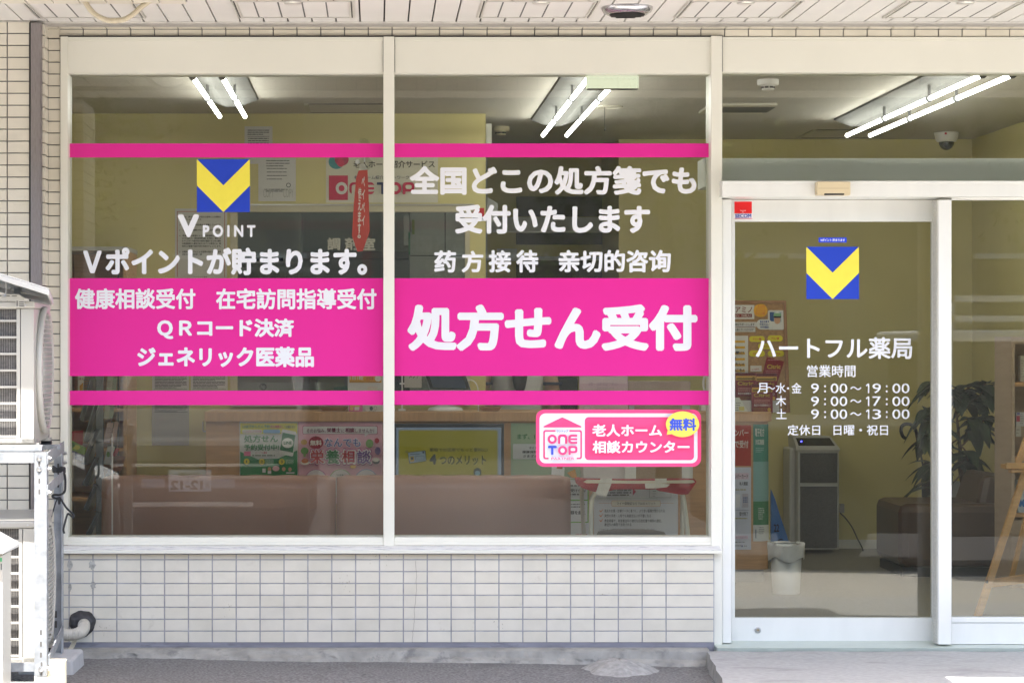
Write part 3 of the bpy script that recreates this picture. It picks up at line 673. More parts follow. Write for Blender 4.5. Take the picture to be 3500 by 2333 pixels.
# black cord tied round the rear leg
b = MB(); q = -.345
def cord(pp, r=.0042, Y=q): b.tube(smooth_path([Vector(P3(px, py, Y + dy)) for px, py, dy in pp], 6), r, BLACK, 6)
for k in range(4): cord([(181, 1592 + k * 6, 0), (195, 1600 + k * 4, -.045), (212, 1596 + k * 5, -.05), (222, 1600 + k * 4, -.03), (214, 1606 + k * 3, .01)])
cord([(184, 1612, -.02), (205, 1604, -.05), (221, 1622, -.04), (223, 1660, -.04), (220, 1680, -.04), (205, 1690, -.05), (184, 1690, -.04), (180, 1696, 0), (190, 1702, -.04), (206, 1700, -.05)], .005)
cord([(200, 1700, -.05), (192, 1712, -.05), (183, 1740, -.05), (174, 1772, -.05)], .003)
cord([(200, 1700, -.05), (203, 1722, -.05), (206, 1702, -.05), (216, 1718, -.05), (228, 1735, -.05), (240, 1747, -.05), (252, 1758, -.05), (250, 1768, -.05), (242, 1760, -.05), (232, 1755, -.05), (226, 1770, -.05), (222, 1785, -.05), (217, 1808, -.05), (220, 1822, -.05)], .0045)
tag(b.build('twisted_string', origin=P3(205, 1700, q)), 'black twisted cord tied around the rear leg of the rack with a loose end', 'cord')
# refrigerant pipe through the tiled wall, putty and drain hose
b = MB(); cx, cz = W(282, 2128, YL); PUT = mat('black_putty', (.035, .033, .036), .55, nz=(40, .4), bump=(45, .9))
pts = [(cx, YL - .03, cz)]; n1, n2 = 7, 30; vv = []
for i in range(n1 + 1):
    tt = i / n1
    for k in range(n2):
        a = 2 * math.pi * k / n2; rr = .056 * (1 + .05 * math.sin(3 * a) + .03 * math.sin(8 * a)) * tt
        vv.append((cx + rr * math.cos(a), YL - .004 - .040 * math.sqrt(max(0, 1 - tt * tt)) + .003 * math.sin(k * 2.3 + i * 4) * (tt < 1), cz + rr * math.sin(a)))
b.add(vv, [(i * n2 + k, (i + 1) * n2 + k, (i + 1) * n2 + (k + 1) % n2, i * n2 + (k + 1) % n2) for i in range(n1) for k in range(n2)], PUT)
tag(b.build('pipe_putty', smooth=True, origin=(cx, YL, cz)), 'lump of black putty sealing the pipe hole in the tiled low wall', 'putty')
b = MB(); sp = smooth_path([Vector(P3(*p)) for p in ((286, 2130, .06), (287, 2134, .02), (286, 2145, -.035), (277, 2158, -.07), (258, 2166, -.085), (232, 2168, -.09), (208, 2166, -.10), (180, 2164, -.12), (150, 2164, -.14))], 16)
b.tube(sp, [.0245 + (.0011 if k % 3 == 0 else 0) + .0006 * math.sin(k * 1.3) for k in range(len(sp))], mat('wrapped_pipe_tape', (.52, .49, .42), .6, nz=(16, .12), dirt=(12, .55, (.25, .23, .2), .6)), 18)
tag(b.build('wrapped_pipe', smooth=True, origin=P3(250, 2165, -.08)), 'cream tape wrapped pipe bending out of the black putty behind the rack', 'pipe')
b = MB(); sp = smooth_path([Vector(P3(*p)) for p in ((262, 2165, -.04), (252, 2196, -.05), (240, 2218, -.07), (224, 2238, -.10), (200, 2252, -.13), (170, 2258, -.15))], 14)
b.tube(sp, [.0092 + (.0008 if (k // 2) % 2 else 0) for k in range(len(sp))], mat('drain_hose', (.54, .48, .36), .5, nz=(9, .1)), 12)
tag(b.build('drain_hose', smooth=True, origin=P3(240, 2218, -.07)), 'thin beige drain hose dropping from under the wrapped pipe to the ground', 'hose')
# ---------------------------------------------------------------- vinyl on the street side of the panes
YV = YG - .0012           # just before the panes of the shop window
YDV = YD + .0148          # just before the pane of the sliding door
def vinyl(name, label, cat, build_fn, Y, org, m=None, group=None, parent=None):
    b = MB(); build_fn(b); o = b.build(name, parent, origin=(*W(*org, Y)[:1], Y, W(*org, Y)[1]))
    if not parent: tag(o, label, cat, group)
    return o
def band(a, bb, c, d, Y=YV): return lambda b: b.pbox(a, bb, c, d, Y, Y + .0006, PINK)
L0, L1, R0, R1 = 233.5, 1310.2, 1348.3, 2430.5
G = 'pink bands across the shop window'
vinyl('pink_band', 'slim pink band across the top of the window pane with the chevron sign', 'window band', band(L0, 490.5, L1, 538.5), YV, (770, 538), group=G)
vinyl('pink_band', 'slim pink band across the top of the window pane next to the door', 'window band', band(R0, 490.5, R1, 538), YV, (1890, 538), group=G)
vinyl('pink_band', 'slim pink band under the tall pink panel with three lines of writing', 'window band', band(L0, 1334.5, L1, 1383.5), YV, (770, 1383), group=G)
vinyl('pink_band', 'slim pink band under the tall pink panel with one large line of writing', 'window band', band(R0, 1334.5, R1, 1383), YV, (1890, 1383), group=G)
p1 = vinyl('pink_film', 'tall pink vinyl panel with three lines of white writing', 'window panel', band(L0, 950.5, L1, 1284.5), YV, (770, 1284), group='tall pink panels on the shop window')
p2 = vinyl('pink_film', 'tall pink vinyl panel with one huge line of white writing', 'window panel', band(R0, 950.5, R1, 1284), YV, (1890, 1284), group='tall pink panels on the shop window')
YT = YV - .0006
def line(parent, st, box, bold, Y=YT, m=VINYL):
    b = MB(); b.text(st, box, Y, m, bold); return b.build('lettering', parent)
line(p1, '健康相談受付', (256, 985, 668, 1056), .03); line(p1, '在宅訪問指導受付', (738, 985, 1287, 1057), .03)
line(p1, 'ＱＲコード決済', (537, 1088, 1005, 1158), .042); line(p1, 'ジェネリック医薬品', (469, 1184, 1073, 1254), .042)
line(p2, '処方せん受付', (1392, 1040, 2384, 1199), .047)
def wline(label, st, box, bold, Y=YV, spaced=None):
    def fn(b):
        if spaced:
            for ch, bx in spaced: b.text(ch, bx, Y, VINYL, bold)
        else: b.text(st, box, Y, VINYL, bold)
    return vinyl('window_lettering', label, 'lettering', fn, Y, ((box[0] + box[2]) / 2, box[3]), group='white lettering on the glass')
wline('heavy white line beginning with a V, just above the three-line pink panel', 'Ｖポイントが貯まります。', (284, 846, 1255, 940), .045)
wline('upper line of big white lettering on the pane next to the door', '全国どこの処方箋でも', (1400, 567, 2381, 666), .042)
wline('second line of big white lettering on the pane next to the door', '受付いたします', (1555, 699, 2222, 799), .044)
wline('smaller widely spaced white line of four characters above the pink panel with one huge line', '', (1484, 855, 1840, 932), .034,
      spaced=[('药', (1484, 856, 1559, 931)), ('方', (1578, 857, 1652, 931)), ('接', (1670, 855, 1747, 931)), ('待', (1764, 854, 1840, 931))])
wline('smaller close-set white line of five characters above the pink panel with one huge line', '亲切的咨询', (1909, 854, 2293, 931), .034)
BLU = (30, 64, 188); YEL = (236, 222, 80)
def chevron(x0, y0, x1, y1, Y, label):
    xm, ym = (x0 + x1) / 2, (y0 + y1) / 2
    o = sheet('chevron_sticker', label, 'window sticker', (x0, y0, x1, y1), Y, BLU, [('p', YEL, [(x0, y0), (xm, ym - 1), (xm, y1), (x0, ym)]), ('p', YEL, [(x1, y0), (xm, ym - 1), (xm, y1), (x1, ym)])], group='blue and yellow chevron stickers', thick=.0005)
    return o
c1 = chevron(673, 544, 854, 725, YV, 'blue square sticker with a yellow V chevron above the word POINT')
b = MB(); b.text('V', (607, 733, 681, 811), YV, VINYL, .05); b.text('P O I N T', (693, 769, 873, 810), YV, VINYL, .04); b.build('lettering', c1)
chevron(2756, 843, 2936, 1022, YDV, 'blue square sticker with a yellow V chevron on the sliding door')
sheet('small_blue_label', 'tiny blue label above the chevron sticker on the sliding door', 'window sticker', (2798, 811.5, 2894, 829), YDV, (38, 72, 215), [('t', (245, 245, 245), 'Vポイント 貯まります', 2804, 815.5, 2888, 825, .02)], rad=2, thick=.0004)
# round-cornered counter-service sticker
RP = (250, 80, 140); WH = (238, 238, 246); BL = (66, 92, 215)
items = [('r', WH, 1844, 1412, 2384, 1582, 20), ('r', RP, 1999, 1424.5, 2372, 1571.5, 13),
         ('p', RP, [(1858, 1460), (1858, 1456), (1916, 1428), (1922, 1425.5), (1928, 1428), (1987, 1456), (1987, 1460)]),
         ('r', RP, 1857, 1469, 1989, 1568, 7), ('r', WH, 1862.5, 1474.5, 1983.5, 1563, 4), ('r', WH, 1899, 1466, 1946, 1478), ('r', WH, 1875, 1558, 1971, 1572),
         ('t', BL, 'ワントップ', 1903, 1468.5, 1942, 1476.5, .02),
         ('e', RP, 1887.5, 1500, 15.5, 16), ('e', WH, 1887.5, 1500, 7.5, 8),
         ('r', RP, 1907.5, 1484, 1938.5, 1515, 10), ('r', RP, 1907.5, 1498, 1938.5, 1515.5, 1), ('r', WH, 1915, 1492, 1931, 1517, 6), ('r', WH, 1915, 1504, 1931, 1517),
         ('r', RP, 1942.5, 1484.5, 1973, 1515.5, 11), ('r', WH, 1950, 1491.5, 1975, 1508.5, 6), ('r', RP, 1950, 1496.5, 1973, 1503.5, 2), ('r', RP, 1962, 1484.5, 1973, 1491.5, 2), ('r', RP, 1962, 1508.5, 1973, 1515.5, 2),
         ('r', BL, 1873, 1522.5, 1903, 1530.5, 3), ('r', BL, 1883.5, 1523, 1891.5, 1553.5, 3),
         ('e', RP, 1923, 1538.5, 15.5, 15.8), ('e', WH, 1923, 1538.5, 7.5, 7.8),
         ('r', RP, 1943, 1523, 1973.5, 1547, 8), ('r', RP, 1943, 1523, 1950.5, 1553.5, 3), ('r', WH, 1950.5, 1530, 1966, 1540.5, 4),
         ('t', RP, 'PARTNER', 1884.5, 1562, 1963, 1570.5, .012),
         ('t', WH, '老人ホーム', 2024, 1449, 2263, 1491, .035), ('t', WH, '相談カウンター', 2025, 1505, 2357, 1548, .035),
         ('p', (240, 228, 100), [(2282, 1470), (2279, 1485), (2300, 1482)]), ('e', (240, 228, 100), 2333, 1449, 57, 44),
         ('t', BL, '無料', 2288, 1428.5, 2380, 1471, .038)]
sheet('service_sticker', 'rounded pink and white sticker with a house mark and yellow bubble on the window', 'window sticker', (1832, 1399, 2396.5, 1594), YV, RP, items, rad=28, thick=.0005)
# lettering on the door
def dline(label, rows, parent=None, one=None):
    def fn(b):
        if one:
            a, y, c, d = one; b.rect(c - 4.2, y, c, d, YDV, VINYL, 1.5); b.pp([(c - 4, y), (c - 1, y + 3), (a + 1.5, y + 10), (a, y + 6.5)], YDV - .0002, VINYL)
        for st, bx, bold in rows: b.text(st, bx, YDV, VINYL, bold)
    bx = rows[-1][1]; return vinyl('door_lettering', label, 'lettering', fn, YDV, ((bx[0] + bx[2]) / 2, bx[3]), group='white lettering on the sliding door')
dline('large white shop name line on the sliding door', [('ハートフル薬局', (2583, 1152, 3118, 1226), .022)])
dline('small white heading of four characters under the shop name', [('営業時間', (2758, 1247, 2924, 1288), .010)])
for lb, d, dx, y0, t2 in (('first row of white opening hours with four weekday characters', ('月', '〜', '水', '・', '金'), (2588, 2621, 2651, 2690, 2705), 1308, '19'),
                          ('middle row of white opening hours, closing at seventeen', ('木',), (2652,), 1352, '17'), ('last row of white opening hours, closing at thirteen', ('土',), (2653,), 1396, '13')):
    rows = []
    for ch, x in zip(d, dx):
        w = 35
        if ch == '〜': rows.append((ch, (2620, y0 + 13, 2649, y0 + 22), .006))
        elif ch == '・': rows.append((ch, (2690, y0 + 15, 2697, y0 + 22), .004))
        else: rows.append((ch, (x, y0, x + w, y0 + 35), .008))
    for st, x0, x1 in (('9', 2772, 2799), ('00', 2839, 2896), (t2[1], 2982, 3011), ('00', 3050, 3109)): rows.append((st, (x0, y0 + 2, x1, y0 + 35), .003))
    for x in (2817, 3028): rows.append((':', (x, y0 + 8, x + 6, y0 + 32), .01))
    rows.append(('〜', (2906, y0 + 12, 2944, y0 + 24), .006))
    o = dline(lb, rows, one=(2959, y0 + 2, 2971, y0 + 35))
dline('bottom line of white lettering on the door about closing days', [('定休日', (2692, 1451, 2803, 1487), .010), ('日曜・祝日', (2849, 1451, 3035, 1487), .010)])
o = sheet('security_sticker', 'small red and white security sticker on the corner of the door rail', 'sticker', (2509, 688, 2571, 750), YD - .001, (240, 240, 245),
      [('r', (222, 30, 34), 2510, 689, 2570, 729.5), ('t', (245, 225, 225), 'Security', 2530, 717, 2550, 722.5), ('t', (245, 225, 225), 'by', 2537, 723, 2543, 728), ('t', (40, 60, 160), 'SECOM', 2513, 731, 2568, 744.5, .03), ('r', (200, 40, 50), 2511, 746, 2571, 748)], thick=.0006)
# ---------------------------------------------------------------- the shop's room (parts of the building)
FZ, CZ = .03, 2.59
YP, YB2, YN = 3.09, 4.64, 5.70
WALL = mat('yellow_wallpaper', (.60, .53, .235), .75, nz=(3, .04), bump=(260, .15))
CEIL = mat('ceiling_board', (.50, .47, .405), .8, nz=(40, .05), bump=(120, .3))
FLOOR = mat('speckled_floor', (.19, .175, .15), .55, nz=(60, .16), dirt=(140, .58, (.29, .275, .25), .5))
WOOD = mat('light_wood', (.48, .28, .135), .45, nz=(5, .12), stretch=(1, 1, 14))
WOODH = mat('light_wood_edge', (.52, .30, .145), .42, nz=(6, .12), stretch=(10, 10, 1))
GREYW = mat('grey_white_board', (.55, .56, .54), .5, nz=(4, .03))
xL, xR = -2.3, 3.73
b = MB(); b.box(xL, .2, FZ - .1, 5.0, YN + .3, FZ, FLOOR); b.build('interior_floor', bld)
b = MB(); b.box(xL, .2, CZ, 5.0, YN + .3, CZ + .06, CEIL); b.build('interior_ceiling', bld)
x1660 = W(1660, 0, YP)[0]; ox0, oz1 = W(790, 700, YP); ox1, oz0 = W(1604, 1385, YP)
b = MB()
b.box(xL - .1, .22, FZ, xL, YN, CZ, WALL)
b.box(xR, .3, FZ, xR + .1, YN, CZ, WALL)
x2115 = W(2115, 0, YB2)[0]
b.box(x2115, YB2, FZ, xR, YB2 + .1, CZ, WALL)
b.box(x2115, YB2 + .1, FZ, x2115 + .1, YN, CZ, WALL)
b.box(xL, YN, FZ, x2115 + .1, YN + .1, CZ, WALL)
b.build('interior_wall', bld)
b = MB()
b.box(xL, YP, FZ, ox0, YP + .12, CZ, WALL); b.box(ox1, YP, FZ, x1660, YP + .12, CZ, WALL)
b.box(ox0, YP, oz1, ox1, YP + .12, CZ, WALL); b.box(ox0, YP, FZ, ox1, YP + .12, oz0, WALL)
part_w = b.build('partition_wall', bld)
FRM = mat('beige_window_frame', (.52, .47, .33), .45, nz=(5, .04))
b = MB(); YW = YP - .012
b.pbox(786, 702, 1620, 724, YW, YP + .05, FRM); b.pbox(788, 697, 1622, 702, YW - .006, YP, ALU)
b.pbox(787, 724, 811, 1388, YW, YP + .05, FRM); b.pbox(1590, 724, 1606, 1388, YW, YP + .05, FRM)
b.build('service_window_frame', part_w)
b = MB(); b.pbox(811, 724, 1590, 1388, YP + .03, YP + .034, glass('service_window_glass', (.86, .88, .85))); b.build('glass_pane', part_w)
b = MB(); b.pbox(790, 1384, 1192, 1389, YW - .02, YP, ALU); b.build('service_ledge', part_w)
b = MB()
b.pbox(1661.5, 423, 1681, 492, YP + .14, YP + .40, GREYW); b.build('wall_box', part_w)
b = MB(); b.text('調', (1118, 812, 1163, 855), YP + .028, mat('pale_vinyl', (.55, .53, .45), .6), .03); b.text('剤', (1178, 812, 1222, 855), YP + .028, mat('pale_vinyl', (0, 0, 0)), .03); b.text('室', (1238, 812, 1283, 855), YP + .028, mat('pale_vinyl', (0, 0, 0)), .03)
b.build('lettering', part_w)
b = MB(); b.box(x2115, YB2 - .008, FZ, xR, YB2, FZ + .055, PAINT); b.box(xR - .008, .4, FZ, xR, YB2 - .008, FZ + .055, PAINT); b.build('skirting_board', bld)
# back room openings seen past the partition: frames round dark hatches
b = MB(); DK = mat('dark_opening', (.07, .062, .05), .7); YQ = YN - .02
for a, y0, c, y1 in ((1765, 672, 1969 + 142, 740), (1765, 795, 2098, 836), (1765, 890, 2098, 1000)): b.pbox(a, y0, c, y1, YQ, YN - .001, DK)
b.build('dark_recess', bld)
b = MB(); b.pbox(1650, 742, 2116, 790, YQ - .03, YN - .002, GREYW); b.pbox(1650, 791, 2102, 794, YQ - .015, YN - .002, ALU); b.pbox(2098, 791, 2120, 1450, YQ - .012, YN - .002, GREYW); b.pbox(1700, 850, 1766, 892, YQ - .01, YN - .002, GREYW); b.pbox(1650, 876, 2100, 890, YQ - .008, YN - .0025, GREYW)
b.build('back_room_frame', bld)
b = MB(); b.hexa([P3(1664, 760, 4.1), P3(1702, 760, 4.1), P3(1702, 760, 4.5), P3(1664, 760, 4.5), P3(1664, 672, 4.1), P3(1702, 695, 4.1), P3(1702, 695, 4.5), P3(1664, 672, 4.5)], GREYW)
tag(b.build('white_cabinet', bevel=.003, origin=P3(1683, 760, 4.3)), 'white cabinet with a sloping top behind the end of the yellow partition', 'cabinet')
sheet('red_label', 'small red and white security label on the yellow partition end', 'label', (1613, 711, 1655, 756), YP - .004, (236, 236, 240), [('r', (200, 30, 40), 1613, 711, 1655, 741), ('t', (50, 70, 150), 'SECOM', 1616, 744, 1652, 752, .03)])

# ---------------------------------------------------------------- ceiling things
LIT = emit('lit_tube', (1, .985, .95), TUBE)
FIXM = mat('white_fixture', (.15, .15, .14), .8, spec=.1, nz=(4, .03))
def ceil_light(label, xa, xb, yend, L, n):
    """two rows of tubes running towards the window from yend; ring holders between tube lengths"""
    xm = (xa + xb) / 2; t = thing('ceiling_light', label, 'fluorescent light', (xm, yend, CZ), group='twin tube ceiling lights')
    y0 = .75; zt = 2.492
    b = MB()
    pr = [(xm - .135, CZ - .001), (xm - .130, CZ - .010), (xm - .035, CZ - .045), (xm + .035, CZ - .045), (xm + .130, CZ - .010), (xm + .135, CZ - .001)]
    b.prism(pr, y0, yend + .02, FIXM); b.build('housing', t)
    for x in (xa, xb):
        k = 0; y = yend
        while y > y0 + .3:
            e = y - L
            b = MB(); b.lathe([(.0, 0), (.008, -.001), (.0095, -.006), (.0105, -.012), (.0105, -(L - .012)), (.0095, -(L - .006)), (.008, -(L - .001)), (0, -L)], (x, y - .006, zt), LIT, 16, axis=1, cap=False)
            b.build('tube', t, smooth=True)
            b = MB(); b.lathe([(.0165, 0), (.0175, -.010), (.0165, -.020)], (x, e - .000, zt), mat('grey_holder', (.06, .06, .058), .6), 16, axis=1)
            b.box(x - .006, e - .016, zt + .015, x + .006, e - .004, CZ - .03, mat('grey_holder', (0, 0, 0))); b.build('tube_holder', t)
            y = e - .020
xA, xB = (752 - VX) * (2.30 - CAMY) / FPX, (838 - VX) * (2.30 - CAMY) / FPX
ceil_light('twin tube ceiling light near the yellow partition, above the chevron sign', xA, xB, 2.30, .86, 2)
ceil_light('twin tube ceiling light beside the small green-white hanging board', (1855 - VX) * 12.75 / FPX, (1936 - VX) * 12.75 / FPX, 3.35, .94, 3)
ceil_light('twin tube ceiling light over the entrance near the dome camera', (2893 - VX) * 12.75 / FPX, (2972 - VX) * 12.75 / FPX, 3.35, .94, 3)
def detector(label, px, Y, r, beige):
    x = W(px, 0, Y)[0]; m = mat('beige_detector', (.58, .52, .34), .45) if beige else mat('white_detector', (.75, .73, .70), .4)
    t = thing('smoke_detector', label, 'smoke detector', (x, Y, CZ), group='smoke detectors'); b = MB()
    b.lathe([(r, 0), (r, -.022), (r * .93, -.027), (r * .62, -.029), (r * .58, -.048), (r * .5, -.052), (0, -.053)], (x, Y, CZ), m, 28, cap=False); b.build('housing', t, bevel=0)
    b = MB()
    for k in range(8):
        a = 2 * math.pi * (k + .5) / 8; c, s_ = math.cos(a), math.sin(a); q = r * .625
        b.hexa([(x + q * c - .010 * s_, Y + q * s_ + .010 * c, CZ - .043), (x + q * c + .010 * s_, Y + q * s_ - .010 * c, CZ - .043), (x + q * .9 * c + .010 * s_, Y + q * .9 * s_ - .010 * c, CZ - .043), (x + q * .9 * c - .010 * s_, Y + q * .9 * s_ + .010 * c, CZ - .043)] + [(x + q * c - .010 * s_, Y + q * s_ + .010 * c, CZ - .033), (x + q * c + .010 * s_, Y + q * s_ - .010 * c, CZ - .033), (x + q * .9 * c + .010 * s_, Y + q * .9 * s_ - .010 * c, CZ - .033), (x + q * .9 * c - .010 * s_, Y + q * .9 * s_ + .010 * c, CZ - .033)], DARK)
    b.build('sensor_slot', t)
detector('beige smoke detector on the ceiling past the end of the yellow partition', 1712, 3.83, .05, True)
detector('white smoke detector on the ceiling above the entrance', 2625, 1.50, .052, False)
x = W(3235, 0, 4.2)[0]; t = thing('dome_camera', 'white dome security camera with a dark lens dome hanging from the ceiling', 'security camera', (x, 4.2, CZ))
b = MB(); b.lathe([(.073, 0), (.073, -.008), (.064, -.045), (.056, -.056), (.045, -.058)], (x, 4.2, CZ), mat('white_detector', (0, 0, 0)), 32); b.build('housing', t, smooth=True)
b = MB(); b.lathe([(.046, -.058), (.044, -.074), (.034, -.092), (.018, -.104), (0, -.108)], (x, 4.2, CZ), mat('smoked_dome', (.015, .015, .016), .12, coat=.6), 28, cap=False); b.build('lens_dome', t, smooth=True)
b = MB(); b.box(x - .028, 4.2 - .0725, CZ - .018, x - .016, 4.2 - .066, CZ - .006, ink((190, 40, 60))); b.build('badge', t)
yv0, yv1 = 2.52, 2.95; xv0, xv1 = W(2392, 0, 2.9)[0], W(2648, 0, 2.6)[0]
t = thing('ceiling_air_grille', 'flat ceiling air grille with slanted dark slits beside the mullion', 'air grille', ((xv0 + xv1) / 2, 2.7, CZ))
b = MB(); b.box(xv0, yv0, CZ - .016, xv1, yv1, CZ - .0005, mat('grille_white', (.60, .56, .46), .5)); b.build('panel', t, bevel=.004)
b = MB()
for k in range(24): xx = xv0 + .09 + k * .0115; b.box(xx, yv0 + .08, CZ - .0172, xx + .006, yv1 - .07, CZ - .0162, DARK)
b.build('slat_grille', t)
def ceil_hatch(label, x0, x1, y0, y1):
    t = thing('inspection_hatch', label, 'ceiling hatch', ((x0 + x1) / 2, (y0 + y1) / 2, CZ), group='inspection hatches in the room ceiling'); b = MB(); m = mat('hatch_frame_dim', (.40, .37, .28), .5)
    b.box(x0, y0, CZ - .006, x0 + .022, y1, CZ - .0005, m); b.box(x1 - .022, y0, CZ - .006, x1, y1, CZ - .0005, m); b.box(x0 + .022, y0, CZ - .005, x1 - .022, y0 + .010, CZ - .0005, mat('hatch_line', (.10, .09, .07), .6)); b.box(x0 + .022, y1 - .010, CZ - .005, x1 - .022, y1, CZ - .0005, mat('hatch_line', (0, 0, 0)))
    b.build('frame', t); b = MB(); b.box(x0 + .023, y0 + .011, CZ - .003, x1 - .023, y1 - .011, CZ - .0012, CEIL); b.build('hatch_board', t)
ceil_hatch('inspection hatch in the room ceiling in front of the yellow partition', W(1046, 0, 2.9)[0], W(1046, 0, 2.9)[0] + .47, 2.57, 3.0)
ceil_hatch('inspection hatch in the room ceiling near the dome camera', W(2745, 0, 4.3)[0], W(2745, 0, 4.3)[0] + .47, 4.0, 4.5)
x, Y = W(2080, 0, 2.72)[0], 2.72; t = thing('ceiling_ring', 'flat round ceiling plate with a thin pull cord', 'ceiling plate', (x, Y, CZ))
b = MB(); b.lathe([(.078, 0), (.076, -.007), (.060, -.008), (.058, -.004), (0, -.004)], (x, Y, CZ), mat('grille_white', (0, 0, 0)), 36, cap=False); b.build('plate', t)
xc = W(2067, 0, 2.72)[0]; b = MB(); b.tube([(xc, Y, CZ - .002), (xc, Y, W(0, 443, Y)[1])], .0016, DARK, 6); b.lathe([(.0, 0), (.004, -.003), (.004, -.009), (0, -.012)], (xc, Y, W(0, 440, Y)[1]), DARK, 10, cap=False); b.build('pull_cord', t)
b = MB(); b.pbox(2006, 232, 2183, 302, .17, .225, emit('lit_sign_face', (.80, .83, .62), .23)); b.pbox(2008, 302.3, 2182, 305, .175, .22, mat('grey_holder', (0, 0, 0)))
b.box(W(2080, 0, .2)[0], .195, W(0, 232, .17)[1], W(2105, 0, .2)[0], .205, CZ, GREYW)
tag(b.build('hanging_board', bevel=.002, origin=(W(2095, 0, .56)[0], .56, 2.4)), 'small pale green lit sign box hanging behind the pane near the ceiling light', 'hanging sign')

# ---------------------------------------------------------------- red tie-shaped banner on suction cups
YT2 = .30
xs_p = lambda pts: pts
t = thing('red_banner', 'red tie-shaped banner with white vertical writing hanging from a suction cup on the glass', 'banner', P3(1236, 560, YT2))
b = MB(); BAN = [(1226, 582), (1256, 580), (1259, 640), (1264, 790), (1240, 858), (1222, 860), (1203, 806), (1209, 700), (1217, 610)]
b.prism([W(x, y, YT2) for x, y in BAN], YT2, YT2 + .002, ink((206, 62, 48))); b.build('cloth', t)
b = MB(); b.prism([W(x, y, YT2 - .001) for x, y in ((1230, 560), (1246, 560), (1256, 580), (1226, 583))], YT2 - .001, YT2 + .001, ink((220, 215, 205))); b.build('neck_band', t)
b = MB(); m = ink((240, 235, 228)); ch = 'ペイペイ'; yy = 604
for k, c in enumerate('ペイペイ'): b.text(c, (1236 - k * 0 + (0), yy + k * 44, 1247, yy + k * 44 + 34), YT2 - .0012, m, .02)
for k, c in enumerate('使えます。'):
    hh = 38 if k < 4 else 12; b.text(c, (1224 - k * .5, 642 + k * 40, 1235 - k * .5, 642 + k * 40 + hh), YT2 - .0012, m, .02)
b.build('lettering', t)
CUP = glass('clear_rubber_cup', (.86, .88, .86), 1.9)
b = MB(); x, z = W(1248, 560, .17); b.lathe([(.030, -.001), (.028, .004), (.016, .010), (.007, .014), (.007, .022)], (x, .165, z), CUP, 28, axis=1, cap=False)
x, z = W(1244, 494, .17); b.lathe([(.026, -.001), (.024, .004), (.014, .010), (.006, .014)], (x, .165, z), CUP, 28, axis=1, cap=False); b.build('suction_cup', t, smooth=True)
b = MB(); x, z = W(1222, 553, .2); b.lathe([(.009, -.006), (.010, 0), (.006, .006)], (x, .2, z), ink((235, 235, 235)), 14, axis=1); x, z = W(1246, 545, .2); b.box(x - .003, .18, z - .012, x + .003, .19, z + .012, ink((235, 235, 235))); b.build('hook', t)

# ---------------------------------------------------------------- papers on the partition
YS = YP - .003
GRY = (60, 60, 62); PAPER = (205, 203, 198); DIM = (95, 95, 98)
sheet('notice_paper', 'white printed notice high on the yellow partition, above the certificate', 'notice', (836, 432, 931, 560), YS, PAPER, [('l', DIM, 846, 444, 920, 3, 7, 3), ('r', DIM, 846, 466, 920, 467.5), ('l', DIM, 848, 472, 918, 4, 8, 3), ('r', DIM, 847, 500, 884, 520), ('r', PAPER, 849, 502, 882, 518), ('l', DIM, 850, 504, 880, 2, 7, 3), ('l', DIM, 890, 504, 918, 3, 7, 2)])
sheet('certificate_paper', 'white certificate copy pinned on the yellow partition under the notice', 'notice', (883, 541, 1011, 688), YS - .002, PAPER, [('l', DIM, 910, 548, 990, 3, 9, 3), ('l', DIM, 912, 575, 980, 4, 12, 2.5), ('e', DIM, 986, 633, 8, 8), ('e', PAPER, 986, 633, 5.5, 5.5), ('l', DIM, 908, 646, 985, 2, 6, 3), ('t', (170, 168, 160), 'COPY', 900, 645, 935, 675), ('t', (170, 168, 160), 'COPY', 968, 645, 1003, 675)])
fr_items = [('r', (170, 90, 84), 605, 722, 769, 946), ('r', (196, 194, 186), 607, 724, 767, 946)]
for k, (s_, y) in enumerate((('当薬局は、厚生労働大臣が定める基準による調剤を', 738), ('行っている保険薬局です。', 747), ('2　1500品目以上の医薬品を備蓄しています。', 765), ('3　どこの医療機関の処方せんも応需します。', 783), ('4　患者さまの希望により、薬剤調剤の種類や', 802), ('などを記録した「薬剤服用歴記録」を作成し、薬剤によ', 811), ('るアレルギーや副作用の有無を確認すると共に複数', 820), ('の医療機関から薬剤が処方されている場合には、薬', 829), ('剤同士の重複や相互作用の有無をチェックします。', 838), ('5　当薬局は医師さんによる医師の指示がある在宅', 857), ('を訪問される患者さま宅を訪問し、服薬', 866))):
    x1 = 755 if len(s_) > 20 else 690
    fr_items.append(('t', GRY, s_, 613 if s_[0] in '当2345' else 622, y, x1, y + 6.5, .02))
fr_items.append(('t', (150, 60, 90), 'ハートフル薬局', 662, 944, 708, 950))
sheet('framed_notice', 'large notice with a thin red border and numbered lines on the yellow partition', 'notice', (598, 713, 776, 1010), YS, (196, 194, 186), fr_items)
sheet('table_sheet', 'printed table sheet on the partition just between the pink bands, nearer the bookcase', 'notice', (520, 1210, 646, 1334), YS, PAPER, [('r', DIM, 527, 1278, 640, 1279.2), ('l', DIM, 529, 1283, 638, 9, 5, 2.2), ('r', DIM, 527, 1329, 640, 1330.2)], group='printed table sheets')
sheet('table_sheet', 'printed table sheet on the partition between the pink bands, nearer the service window', 'notice', (652, 1210, 778, 1334), YS, PAPER, [('r', DIM, 658, 1278, 772, 1279.2), ('l', DIM, 660, 1283, 770, 9, 5, 2.2), ('r', DIM, 658, 1329, 772, 1330.2)], group='printed table sheets')
sheet('grey_sheet', 'plain grey sheet with a printed table on top, low on the yellow partition', 'notice', (519, 1340, 646, 1521), YS - .002, (166, 164, 158), [('l', DIM, 529, 1384, 640, 5, 5, 2.4), ('r', DIM, 528, 1407, 641, 1408.5)])
